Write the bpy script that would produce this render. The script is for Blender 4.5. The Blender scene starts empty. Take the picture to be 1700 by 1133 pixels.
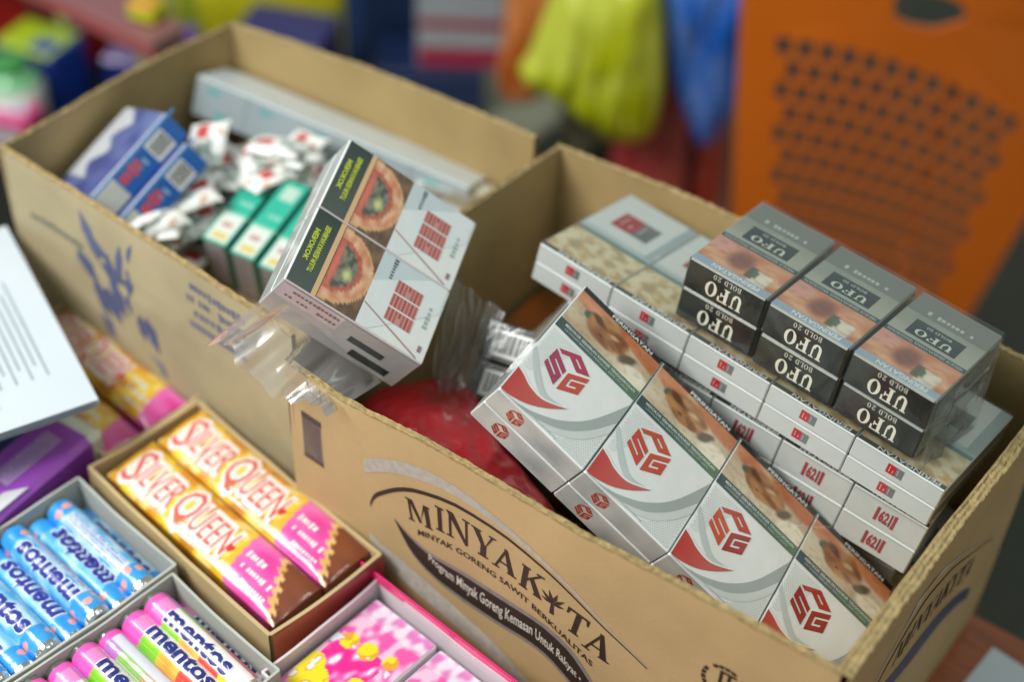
import bpy, math, random
import numpy as np
from mathutils import Matrix, Vector, noise
random.seed(7)
S = 0.01                                   # everything below is written in centimetres
scene = bpy.context.scene
COL = scene.collection

# ------------------------------------------------------------------ camera
cam_d = bpy.data.cameras.new("camera"); cam = bpy.data.objects.new("camera", cam_d); COL.objects.link(cam)
CP = Vector((39.219, -37.78, 70.324))
CR = [(0.80427, 0.59308, 0.03752), (0.42438, -0.52902, -0.73487), (-0.41599, 0.60696, -0.67717)]
X, Y, Z = Vector(CR[0]), -Vector(CR[1]), -Vector(CR[2])
Mc = Matrix((X, Y, Z)).transposed().to_4x4(); Mc.translation = CP * S
cam.matrix_world = Mc
cam_d.sensor_width = 36; cam_d.lens = 52.94; cam_d.clip_start = 0.02; cam_d.clip_end = 60
cam_d.dof.use_dof = True
cam_d.dof.focus_distance = 70.6 * S
cam_d.dof.aperture_fstop = 2.7
cam_d.dof.aperture_blades = 9
scene.camera = cam

# ------------------------------------------------------------------ light
w = bpy.data.worlds.new("World"); scene.world = w; w.use_nodes = True
w.node_tree.nodes["Background"].inputs[0].default_value = (0.82, 0.93, 0.88, 1)
w.node_tree.nodes["Background"].inputs[1].default_value = 0.27

def area(name, loc, tgt, size, sizey, power, col):
    l = bpy.data.lights.new(name, 'AREA'); l.shape = 'RECTANGLE'; l.size = size; l.size_y = sizey
    l.energy = power; l.color = col
    o = bpy.data.objects.new(name, l); COL.objects.link(o)
    o.location = Vector(loc) * S
    o.rotation_euler = (Vector(tgt) - Vector(loc)).to_track_quat('-Z', 'Y').to_euler()
    return o
area("ceiling_panel_lamp", (-48, -62, 112), (4, -2, 8), 0.75, 0.5, 15.5, (1.0, 0.985, 0.95))
area("ceiling_tube_lamp", (60, 60, 190), (20, 20, 0), 1.2, 0.15, 3.5, (0.93, 1.0, 0.96))

scene.view_settings.view_transform = 'Standard'; scene.view_settings.look = 'None'
scene.view_settings.exposure = 0.42; scene.view_settings.gamma = 1
scene.cycles.max_bounces = 8; scene.cycles.transparent_max_bounces = 12

# ------------------------------------------------------------------ colour and materials
def lin(c):
    if isinstance(c, str):
        c = tuple(int(c[i:i+2], 16) / 255 for i in (0, 2, 4))
    return tuple(x / 12.92 if x <= 0.04045 else ((x + 0.055) / 1.055) ** 2.4 for x in c[:3])
def mix(a, b, t): return tuple(a[i] + (b[i] - a[i]) * t for i in range(3))
def rgb(h): return tuple(int(h[i:i+2], 16) / 255 for i in (0, 2, 4))
MATS = {}
def node_mat(name, base=None, attr=False, rough=0.5, coat=0.0, bump=0.0, bscale=60, metallic=0.0, var=0.0,
             vscale=20, spec=0.5, trans=0.0, stretch=None, coat_rough=0.1, alpha=1.0, sub=0.0):
    m = bpy.data.materials.new(name); m.use_nodes = True; nt = m.node_tree; N = nt.nodes; Lk = nt.links
    b = N["Principled BSDF"]
    b.inputs["Roughness"].default_value = rough; b.inputs["Metallic"].default_value = metallic
    b.inputs["Coat Weight"].default_value = coat; b.inputs["Coat Roughness"].default_value = coat_rough
    b.inputs["Specular IOR Level"].default_value = spec
    b.inputs["Transmission Weight"].default_value = trans; b.inputs["Alpha"].default_value = alpha
    if sub:
        b.inputs["Subsurface Weight"].default_value = sub; b.inputs["Subsurface Scale"].default_value = 0.004
    tc = N.new("ShaderNodeTexCoord"); mp = N.new("ShaderNodeMapping"); Lk.new(tc.outputs["Object"], mp.inputs[0])
    if stretch: mp.inputs["Scale"].default_value = stretch
    src = None
    if attr:
        a = N.new("ShaderNodeAttribute"); a.attribute_name = "Col"; src = a.outputs["Color"]
    else:
        r = N.new("ShaderNodeRGB"); r.outputs[0].default_value = (*lin(base), 1); src = r.outputs[0]
    if var:
        n = N.new("ShaderNodeTexNoise"); n.inputs["Scale"].default_value = vscale; n.inputs["Detail"].default_value = 6
        Lk.new(mp.outputs[0], n.inputs["Vector"])
        mr = N.new("ShaderNodeMapRange"); mr.inputs[1].default_value = .3; mr.inputs[2].default_value = .7
        mr.inputs[3].default_value = 1 - var; mr.inputs[4].default_value = 1 + var * .6
        Lk.new(n.outputs[0], mr.inputs[0])
        mx = N.new("ShaderNodeMix"); mx.data_type = 'RGBA'; mx.blend_type = 'MULTIPLY'; mx.inputs[0].default_value = 1
        Lk.new(src, mx.inputs[6]); Lk.new(mr.outputs[0], mx.inputs[7]); src = mx.outputs[2]
    Lk.new(src, b.inputs["Base Color"])
    if bump:
        n = N.new("ShaderNodeTexNoise"); n.inputs["Scale"].default_value = bscale; n.inputs["Detail"].default_value = 4
        Lk.new(mp.outputs[0], n.inputs["Vector"])
        bp = N.new("ShaderNodeBump"); bp.inputs["Strength"].default_value = 1; bp.inputs["Distance"].default_value = bump
        Lk.new(n.outputs[0], bp.inputs["Height"]); Lk.new(bp.outputs[0], b.inputs["Normal"])
        Lk.new(bp.outputs[0], b.inputs["Coat Normal"])
    MATS[name] = m
    return m
node_mat("printed_card", attr=True, rough=.42, coat=.35, coat_rough=.25, bump=.00008, bscale=120, var=.03, vscale=60)
node_mat("film_wrapped_card", attr=True, rough=.36, coat=1.0, coat_rough=.06, bump=.0006, bscale=34, var=.03, vscale=50)
node_mat("glossy_wrapper", attr=True, rough=.3, coat=.9, coat_rough=.09, bump=.0004, bscale=70, var=.03, vscale=80)
node_mat("print_ink", attr=True, rough=.6, var=.16, vscale=230)
node_mat("corrugated_board", "C4A87A", rough=.82, bump=.00014, bscale=420, var=.14, vscale=14, spec=.25)
node_mat("greyer_board", "B3A685", rough=.82, bump=.00012, bscale=500, var=.12, vscale=24, spec=.25)  # greyer board tone, used on the far box's front
node_mat("board_inside", "AF9768", rough=.85, bump=.00015, bscale=400, var=.12, vscale=22, spec=.2)
node_mat("torn_board_edge", "AB966A", rough=.9, bump=.0006, bscale=420, var=.32, vscale=330, spec=.2)
node_mat("paper", "C6D0D8", rough=.7, var=.02, vscale=30)
node_mat("thin_board", "C6AF83", rough=.75, var=.08, vscale=30)
node_mat("grey_board", "B9BDB6", rough=.7, var=.06, vscale=30)
node_mat("foil", "DCDCDC", rough=.22, metallic=1, bump=.0006, bscale=260)
node_mat("orange_plastic", "D0660E", rough=.4, var=.06, vscale=8, coat=.2, coat_rough=.3)
node_mat("red_plastic", "9A1820", rough=.36, bump=.0005, bscale=26, coat=.5, coat_rough=.2, sub=.15)
node_mat("thin_bag_plastic", attr=True, rough=.35, bump=.002, bscale=22, coat=.35, coat_rough=.2, sub=.2)
node_mat("wood_top", "9A4E22", rough=.45, var=.35, vscale=26, stretch=(1, 9, 1), coat=.3)
node_mat("dark_floor", "3A3C30", rough=.6, var=.3, vscale=3, bump=.001, bscale=20)
node_mat("rack_board", "8A8A76", rough=.6, var=.15, vscale=6)
def add_flutes(name, scale):
    nt = MATS[name].node_tree; N = nt.nodes; Lk = nt.links; b = N["Principled BSDF"]
    tc = N.new("ShaderNodeTexCoord"); wv = N.new("ShaderNodeTexWave"); wv.inputs["Scale"].default_value = scale; wv.inputs["Distortion"].default_value = .6
    wv.bands_direction = 'DIAGONAL'; Lk.new(tc.outputs["Object"], wv.inputs["Vector"])
    bp = N.new("ShaderNodeBump"); bp.inputs["Distance"].default_value = .00016; bp.inputs["Strength"].default_value = .7
    old = b.inputs["Normal"].links[0].from_socket; Lk.new(old, bp.inputs["Normal"]); Lk.new(wv.outputs["Fac"], bp.inputs["Height"]); Lk.new(bp.outputs[0], b.inputs["Normal"])
    src = b.inputs["Base Color"].links[0].from_socket
    n = N.new("ShaderNodeTexNoise"); n.inputs["Scale"].default_value = 7; n.inputs["Detail"].default_value = 9; n.inputs["Roughness"].default_value = .7
    Lk.new(tc.outputs["Object"], n.inputs["Vector"])
    r = N.new("ShaderNodeMapRange"); r.inputs[1].default_value = .53; r.inputs[2].default_value = .72; r.inputs[3].default_value = 0; r.inputs[4].default_value = .38
    Lk.new(n.outputs[0], r.inputs[0]); mx = N.new("ShaderNodeMix"); mx.data_type = 'RGBA'; Lk.new(r.outputs[0], mx.inputs[0])
    Lk.new(src, mx.inputs[6]); mx.inputs[7].default_value = (*lin('8E7A58'), 1); Lk.new(mx.outputs[2], b.inputs["Base Color"])
for q in ("corrugated_board", "greyer_board", "board_inside"): add_flutes(q, 22)
# clear film: mostly see-through, glossy, seen from both sides
def film(name, tint, haze, f0=.02, f1=.45, bd=.0007, rg=.12):
    m = bpy.data.materials.new(name); m.use_nodes = True; nt = m.node_tree; N = nt.nodes; Lk = nt.links
    N.remove(N["Principled BSDF"]); out = N["Material Output"]
    tr = N.new("ShaderNodeBsdfTransparent"); tr.inputs[0].default_value = (*tint, 1)
    gl = N.new("ShaderNodeBsdfGlossy"); gl.inputs["Roughness"].default_value = rg
    df = N.new("ShaderNodeBsdfDiffuse"); df.inputs[0].default_value = (.86, .88, .87, 1)
    tc = N.new("ShaderNodeTexCoord"); n = N.new("ShaderNodeTexNoise"); n.inputs["Scale"].default_value = 45; n.inputs["Detail"].default_value = 3
    Lk.new(tc.outputs["Object"], n.inputs["Vector"])
    bp = N.new("ShaderNodeBump"); bp.inputs["Distance"].default_value = bd; bp.inputs["Strength"].default_value = 1
    Lk.new(n.outputs[0], bp.inputs["Height"]); Lk.new(bp.outputs[0], gl.inputs["Normal"])
    lw = N.new("ShaderNodeLayerWeight"); lw.inputs[0].default_value = .35; Lk.new(bp.outputs[0], lw.inputs["Normal"])
    m1 = N.new("ShaderNodeMixShader"); m1.inputs[0].default_value = haze
    Lk.new(tr.outputs[0], m1.inputs[1]); Lk.new(df.outputs[0], m1.inputs[2])
    mr = N.new("ShaderNodeMapRange"); mr.inputs[3].default_value = f0; mr.inputs[4].default_value = f1
    Lk.new(lw.outputs["Fresnel"], mr.inputs[0])
    m2 = N.new("ShaderNodeMixShader"); Lk.new(mr.outputs[0], m2.inputs[0])
    Lk.new(m1.outputs[0], m2.inputs[1]); Lk.new(gl.outputs[0], m2.inputs[2]); Lk.new(m2.outputs[0], out.inputs[0])
    MATS[name] = m
film("clear_film", (.97, .985, .975), .03)
film("loose_clear_film", (.96, .97, .96), .14, .05, .75, .0003, .24)
film("hazy_film", (.93, .95, .95), .12, .05, .7, .0009)

# ------------------------------------------------------------------ mesh builder
_tcache = {}
def text_tris(s, bold=0.0, shear=0.0):
    k = (s, bold, shear)
    if k not in _tcache:
        c = bpy.data.curves.new("t", 'FONT'); c.body = s; c.offset = bold; c.shear = shear; c.resolution_u = 2
        o = bpy.data.objects.new("t", c); m = o.to_mesh()
        V = [(v.co.x, v.co.y) for v in m.vertices]; m.calc_loop_triangles()
        T = [tuple(t.vertices) for t in m.loop_triangles]
        o.to_mesh_clear(); bpy.data.objects.remove(o); bpy.data.curves.remove(c)
        xs = [v[0] for v in V]; ys = [v[1] for v in V]
        x0, x1, y0, y1 = min(xs), max(xs), min(ys), max(ys)
        V = [((x - x0) / (x1 - x0), (y - y0) / (y1 - y0)) for x, y in V]
        _tcache[k] = (V, T, (x1 - x0) / (y1 - y0))
    return _tcache[k]
def clip_cells(poly, step):
    """cut a 2D polygon into pieces no wider than step, so that it can follow a curved surface"""
    def cut(p, ax, c, keep_less):
        out = []
        for i in range(len(p)):
            a, b = p[i], p[(i + 1) % len(p)]
            ia = (a[ax] <= c) == keep_less or a[ax] == c; ib = (b[ax] <= c) == keep_less or b[ax] == c
            if ia: out.append(a)
            if ia != ib:
                t = (c - a[ax]) / (b[ax] - a[ax]); out.append((a[0] + (b[0] - a[0]) * t, a[1] + (b[1] - a[1]) * t))
        return out
    res = [poly]
    for ax in (0, 1):
        nxt = []
        for p in res:
            lo = min(q[ax] for q in p); hi = max(q[ax] for q in p)
            c = math.floor(lo / step[ax] + 1) * step[ax]
            while c < hi - 1e-9:
                a = cut(p, ax, c, True); p = cut(p, ax, c, False)
                if len(a) > 2: nxt.append(a)
                if len(p) < 3: break
                c += step[ax]
            if len(p) > 2: nxt.append(p)
        res = nxt
    return res
class MB:
    def __init__(s): s.v = []; s.f = []; s.m = []; s.c = []; s.mats = []; s.sm = []
    def mi(s, mat):
        if mat not in s.mats: s.mats.append(mat)
        return s.mats.index(mat)
    def face(s, pts, mat, col=(.8, .8, .8), smooth=False):
        i = len(s.v); s.v += [tuple(p) for p in pts]; s.f.append(tuple(range(i, i + len(pts))))
        s.m.append(s.mi(mat)); s.c.append([col] * len(pts)); s.sm.append(smooth)
    def grid(s, fn, nu, nv, mat, col=None, smooth=True, skip=None):
        """fn(a,b) a,b in 0..1 ; col(a,b) gives a linear colour"""
        i0 = len(s.v)
        for j in range(nv + 1):
            for i in range(nu + 1): s.v.append(tuple(fn(i / nu, j / nv)))
        cc = [[(col(i / nu, j / nv) if callable(col) else (col or (.8, .8, .8))) for i in range(nu + 1)] for j in range(nv + 1)]
        k = s.mi(mat)
        for j in range(nv):
            for i in range(nu):
                if skip and skip((i + .5) / nu, (j + .5) / nv): continue
                a = i0 + j * (nu + 1) + i
                s.f.append((a, a + 1, a + nu + 2, a + nu + 1)); s.m.append(k); s.sm.append(smooth)
                s.c.append([cc[j][i], cc[j][i + 1], cc[j + 1][i + 1], cc[j + 1][i]])
    def cbox(s, a, b, mat, col=(.8, .8, .8), c=.05, cols=None):
        """box from corner a to corner b with chamfered edges; cols: dict face->colour"""
        cols = cols or {}
        P = {}
        def pt(ax, i, j, k):
            q = [(a[d], b[d])[(i, j, k)[d]] for d in range(3)]
            for d in range(3):
                if d != ax: q[d] += c if (i, j, k)[d] == 0 else -c
            return q
        names = {(0, 0): 'x-', (0, 1): 'x+', (1, 0): 'y-', (1, 1): 'y+', (2, 0): 'z-', (2, 1): 'z+'}
        for ax in range(3):
            u, v = (ax + 1) % 3, (ax + 2) % 3
            for sd in (0, 1):
                quad = []
                for (p, q) in ((0, 0), (1, 0), (1, 1), (0, 1)):
                    ix = [0, 0, 0]; ix[ax] = sd; ix[u] = p; ix[v] = q; quad.append(pt(ax, *ix))
                if sd == 0: quad.reverse()
                s.face(quad, mat, cols.get(names[(ax, sd)], col))
        for ax in range(3):
            u, v = (ax + 1) % 3, (ax + 2) % 3
            for p in (0, 1):
                for q in (0, 1):
                    i0 = [0, 0, 0]; i1 = [0, 0, 0]; i1[ax] = 1
                    for t in (i0, i1): t[u] = p; t[v] = q
                    quad = [pt(u, *i0), pt(u, *i1), pt(v, *i1), pt(v, *i0)]
                    if p == q: quad.reverse()
                    s.face(quad, mat, cols.get(names[(v, q)], col))
        for i in (0, 1):
            for j in (0, 1):
                for k in (0, 1):
                    t = [pt(0, i, j, k), pt(1, i, j, k), pt(2, i, j, k)]
                    if (i + j + k) % 2 == 0: t.reverse()
                    s.face(t, mat, col)
    # ---- flat print on a frame: fr(u,v,l) with v running DOWN the artwork
    def poly(s, fr, pts, mat, col, l=.012, step=None):
        for p in (clip_cells(list(pts), step) if step else [pts]):
            s.face([fr(u, v, l) for u, v in p], mat, col)
    def text(s, fr, body, u, v, wd, ht, mat, col, l=.02, bold=0.0, rot=0, shear=0, step=None, warp=None):
        V, T, asp = text_tris(body, bold, shear)
        ca, sa = math.cos(rot), math.sin(rot)
        def mp(p):
            x = (p[0] - .5) * wd; y = (.5 - p[1]) * ht
            q = (u + x * ca - y * sa, v + x * sa + y * ca)
            return warp(*q) if warp else q
        for t in T:
            self_p = [mp(V[i]) for i in t]
            s.poly(fr, self_p, mat, col, l, step)
    def band(s, fr, top, bot, mat, col, l=.012, step=None):
        """strip between two polylines (resampled)"""
        n = 24
        A, B = resample(top, n), resample(bot, n)
        for i in range(n):
            s.poly(fr, [A[i], A[i + 1], B[i + 1], B[i]], mat, col if not callable(col) else col(i / n), l, step)
    def rect(s, fr, u0, v0, u1, v1, mat, col, l=.012, step=None):
        s.poly(fr, [(u0, v0), (u1, v0), (u1, v1), (u0, v1)], mat, col, l, step)
    def art(s, fr, u0, v0, u1, v1, nu, nv, fn, mat, l=.008):
        s.grid(lambda a, b: fr(u0 + (u1 - u0) * a, v0 + (v1 - v0) * b, l), nu, nv, mat, fn)
    def build(s, name, parent=None, M=None, label=None):
        me = bpy.data.meshes.new(name)
        me.from_pydata([(x * S, y * S, z * S) for x, y, z in s.v], [], s.f)
        for m in s.mats: me.materials.append(MATS[m])
        me.polygons.foreach_set("material_index", s.m); me.polygons.foreach_set("use_smooth", s.sm)
        ca = me.color_attributes.new("Col", 'FLOAT_COLOR', 'CORNER')
        flat = np.ones((sum(len(x) for x in s.c), 4), np.float32)
        flat[:, :3] = np.array([q for x in s.c for q in x], np.float32)
        ca.data.foreach_set("color", flat.ravel()); me.update()
        o = bpy.data.objects.new(name, me); COL.objects.link(o)
        if parent: o.parent = parent
        if M is not None: o.matrix_world = M
        if label: o['label'] = label
        return o
def resample(pts, n):
    # smooth Catmull-Rom through the points
    P = [pts[0]] + list(pts) + [pts[-1]]; out = []
    m = len(pts) - 1
    for k in range(n + 1):
        t = k / n * m; i = min(int(t), m - 1); f = t - i
        a, b, c, d = P[i], P[i + 1], P[i + 2], P[i + 3]
        out.append(tuple(.5 * ((2 * b[q]) + (-a[q] + c[q]) * f + (2 * a[q] - 5 * b[q] + 4 * c[q] - d[q]) * f * f +
                               (-a[q] + 3 * b[q] - 3 * c[q] + d[q]) * f ** 3) for q in (0, 1)))
    return out
def tag(o, label, cat, group=None, kind=None):
    o['label'] = label; o['category'] = cat
    if group: o['group'] = group
    if kind: o['kind'] = kind
    return o
def struct(o): o['kind'] = 'structure'; return o
def thing(name, label, cat, M=None, group=None):
    o = bpy.data.objects.new(name, None); COL.objects.link(o); o.empty_display_size = .02
    o.matrix_world = M if M is not None else Matrix.Identity(4)
    return tag(o, label, cat, group)
def pose(o, cols=None, yaw=0.0):
    """origin in cm, cols = three axis vectors"""
    if cols is None:
        c, s_ = math.cos(yaw), math.sin(yaw); cols = [(c, s_, 0), (-s_, c, 0), (0, 0, 1)]
    M = Matrix([Vector(c) for c in cols]).transposed().to_4x4(); M.translation = Vector(o) * S
    return M
def colsT(rows): return [tuple(r[i] for r in rows) for i in range(3)]
def N3(x, y, z=0.0, k=1.0): return noise.noise(Vector((x * k + 13.1, y * k + 7.7, z * k + 3.3)))
def scrib(m, fr, u, v, wd, ht, mat, col, l, n=9, seed=1, ax=0, step=None):
    """unreadable small print: a row of letter-sized dabs of ink"""
    r = random.Random(seed); x = -.5
    while x < .5:
        w1 = (.55 + .3 * r.random()) / n; h1 = r.choice((.7, .75, 1.0)) * ht
        if r.random() > .12:
            p = [(u + x * wd, v - h1 / 2), (u + (x + w1) * wd, v - h1 / 2), (u + (x + w1) * wd, v + h1 / 2), (u + x * wd, v + h1 / 2)]
            if ax: p = [(u - (b - v), v + (a - u)) for a, b in p]
            m.poly(fr, p, mat, col, l, step)
        x += 1 / n
def copy_part(src, parent, M):
    c = src.copy(); COL.objects.link(c); c.parent = parent; c.matrix_parent_inverse = Matrix.Identity(4)
    c.matrix_basis = M
    return c
def T(x, y, z): return Matrix.Translation(Vector((x, y, z)) * S)

C = {k: lin(v) for k, v in dict(white='EDF0EE', card='E3E6E2', grey='A9B2AF', lgrey='C9D1CF', dark='1C2322', ink='231B1A',
     red='C8322B', red2='B5252A', orange='D9652F', teal='1E4A4B', green='3E6B4E', tan='D8B489', cream='E6DDC6', black='121414',
     navy='14206B', pink='F052B4', yellow='F3D51E', blue='1466C0', lblue='8DC6EE', purple='6A2A9A', silver='B9BDBD').items()}
PR = "printed_card"; FW = "film_wrapped_card"; GW = "glossy_wrapper"

# ---- artwork shared by packs
HEX = dict(UL=(.155, .497), T=(.37, .42), UR=(.574, .495), LR=(.604, .654), B=(.368, .74), LL=(.139, .652), C=(.366, .58))
BITS = {'S': ["11111", "10000", "11111", "00001", "11111"], 'P': ["11111", "10001", "11111", "10000", "10000"],
        'G': ["11111", "10000", "10111", "10001", "11111"]}
def block_letter(m, fr, ch, o, r, d, mat, col, l):
    """block letter in the parallelogram at o with edge vectors r (right) and d (down)"""
    e = [0, 1.45, 2.0, 3.45, 4.0, 5.45]; e = [.03 + .94 * x / 5.45 for x in e]
    if ch == 'G': e2 = e
    for j, row in enumerate(BITS[ch]):
        i = 0
        while i < 5:
            if row[i] == '1':
                k = i
                while k < 5 and row[k] == '1': k += 1
                q = [(e[i], e[j]), (e[k], e[j]), (e[k], e[j + 1]), (e[i], e[j + 1])]
                m.poly(fr, [(o[0] + a * r[0] + b * d[0], o[1] + a * r[1] + b * d[1]) for a, b in q], mat, col, l)
                i = k
            else: i += 1
def cube_logo(m, fr, P, mat, col, l, cols=None):
    sub = lambda a, b: (a[0] - b[0], a[1] - b[1])
    cs = cols or (col, col, col)
    sh = lambda o, r, d, k=.06: ((o[0] + k * (r[0] + d[0]) / 2, o[1] + k * (r[1] + d[1]) / 2), (r[0] * (1 - k), r[1] * (1 - k)), (d[0] * (1 - k), d[1] * (1 - k)))
    block_letter(m, fr, 'P', *sh(P['T'], sub(P['UR'], P['T']), sub(P['UL'], P['T'])), mat, cs[0], l)
    block_letter(m, fr, 'S', *sh(P['UL'], sub(P['C'], P['UL']), sub(P['LL'], P['UL'])), mat, cs[1], l)
    block_letter(m, fr, 'G', *sh(P['C'], sub(P['UR'], P['C']), sub(P['B'], P['C'])), mat, cs[2], l)
def photo_throat(a, b, sd=0):
    """health warning picture: a head leaning back, dark hair, green collar, pale cloth"""
    n = N3(a * 2.2, b * 2.2, 1 + sd); n2 = N3(a * 6, b * 5, 2 + sd)
    def el(cx, cy, rx, ry, rot=0):
        dx, dy = a - cx, (b - cy) * .72; ca, sa = math.cos(rot), math.sin(rot)
        return math.hypot((dx * ca + dy * sa) / rx, (-dx * sa + dy * ca) / ry)
    sm = lambda d, w=.12: max(0, min(1, (1 - d) / w))
    a += .03 * N3(a * 6, b * 5, 70 + sd) + .008 * N3(a * 17, b * 13, 71 + sd); b += .04 * N3(a * 5, b * 5, 80 + sd) + .01 * N3(a * 15, b * 12, 83 + sd)
    n4 = N3(a * 20, b * 12, 90 + sd)
    c = mix(rgb('DCCFB4'), rgb('BFA684'), max(0, min(1, .4 + n)))
    c = mix(c, mix(rgb('DB9A74'), rgb('C97E54'), max(0, min(1, .5 + n2))), sm(el(.16, .10, .26, .22), .3))
    if a > .40: c = mix(c, mix(rgb('D98E62'), rgb('B96A40'), max(0, min(1, .5 + n))), sm(el(.80, .12, .42, .20, .25), .3))
    c = mix(c, rgb('4A6658'), sm(el(.20, .40, .065, .10, .4), .3))
    c = mix(c, mix(rgb('C08C5C'), rgb('8A5632'), max(0, min(1, .45 + 1.2 * n2))), sm(el(.44, .46, .27, .27, -.3), .15))
    c = mix(c, rgb('5C3822'), .9 * sm(el(.30, .32, .13, .07, .6), .5))
    c = mix(c, rgb('E2BE94'), .8 * sm(el(.50, .40, .09, .06, -.4), .6))
    c = mix(c, rgb('38241A'), .85 * sm(el(.40, .62, .03, .025), .7))
    c = mix(c, rgb('8C5A3A'), .8 * sm(el(.54, .60, .10, .06, .5), .5))
    c = mix(c, rgb('F2EAD2'), sm(el(.88, .84, .20, .22, .3), .25))
    c = mix(c, rgb('5E5240'), .9 * sm(el(.72, .60, .07, .17, .5), .4))
    c = mix(c, rgb('5A3822'), max(0, n4) * .25)
    return lin(c)
def photo_ufo(a, b):
    n = N3(a * 3, b * 3, 21); n2 = N3(a * 10, b * 8, 22)
    c = mix(rgb('E0AE8A'), rgb('C9805C'), .5 + n)
    if .1 < a < .34 and b < .5: c = mix(c, rgb('E8EAD8'), .85)
    d = math.hypot((a - .36) / .07, (b - .3) / .25)
    if d < 1: c = mix(c, rgb('3E5B48'), .8)
    d = math.hypot((a - .56) / .2, (b - .5) / .45)
    if d < 1: c = mix(c, mix(rgb('7C5A66'), rgb('A4663A'), .5 + n2), min(1, (1 - d) * 2))
    if a > .75 and b > .5: c = mix(c, rgb('D9A19A'), .8)
    return lin(mix(c, rgb('50261A'), max(0, n2) * .3))
def photo_pale(a, b):
    n = N3(a * 2.5, b * 2.5, 31); n2 = N3(a * 8, b * 6, 33)
    c = mix(rgb('DCC797'), rgb('C9A873'), .5 + n)
    if n2 > .12: c = mix(c, rgb('E8E6D2'), .6)
    if n2 < -.18: c = mix(c, rgb('96927A'), .5)
    return lin(c)
def photo_mouth(a, b):
    """a along the pack width, b down: half round of flesh on cream, grey green teeth, pink lip"""
    n2 = N3(a * 7, b * 7, 44); n3 = N3(a * 16, b * 12, 46)
    c = mix(rgb('5E4A3A'), rgb('8A6A4A'), max(0, min(1, .4 + n2)))
    r = math.hypot((a - .5) / .47, (b - .02) / .98)
    if r < 1.02: c = rgb('D9A878')
    if r < .96: c = mix(rgb('E6BC98'), rgb('CB8660'), max(0, min(1, .5 + n2 * 1.3)))
    if r < .74: c = mix(rgb('C4705A'), rgb('A8503F'), max(0, min(1, .5 + n3)))
    if r < .62 and b > .10: c = mix(rgb('7F8272'), rgb('4C5148'), max(0, min(1, .5 + 2 * n3)))
    d = math.hypot((a - .56) / .12, (b - .42) / .2)
    if d < 1: c = mix(rgb('D2D692'), c, max(0, d * 1.3 - .3))
    d = math.hypot((a - .5) / .42, (b - .10) / .11)
    if d < 1: c = mix(rgb('DB7460'), c, d * d)
    return lin(c)

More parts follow.
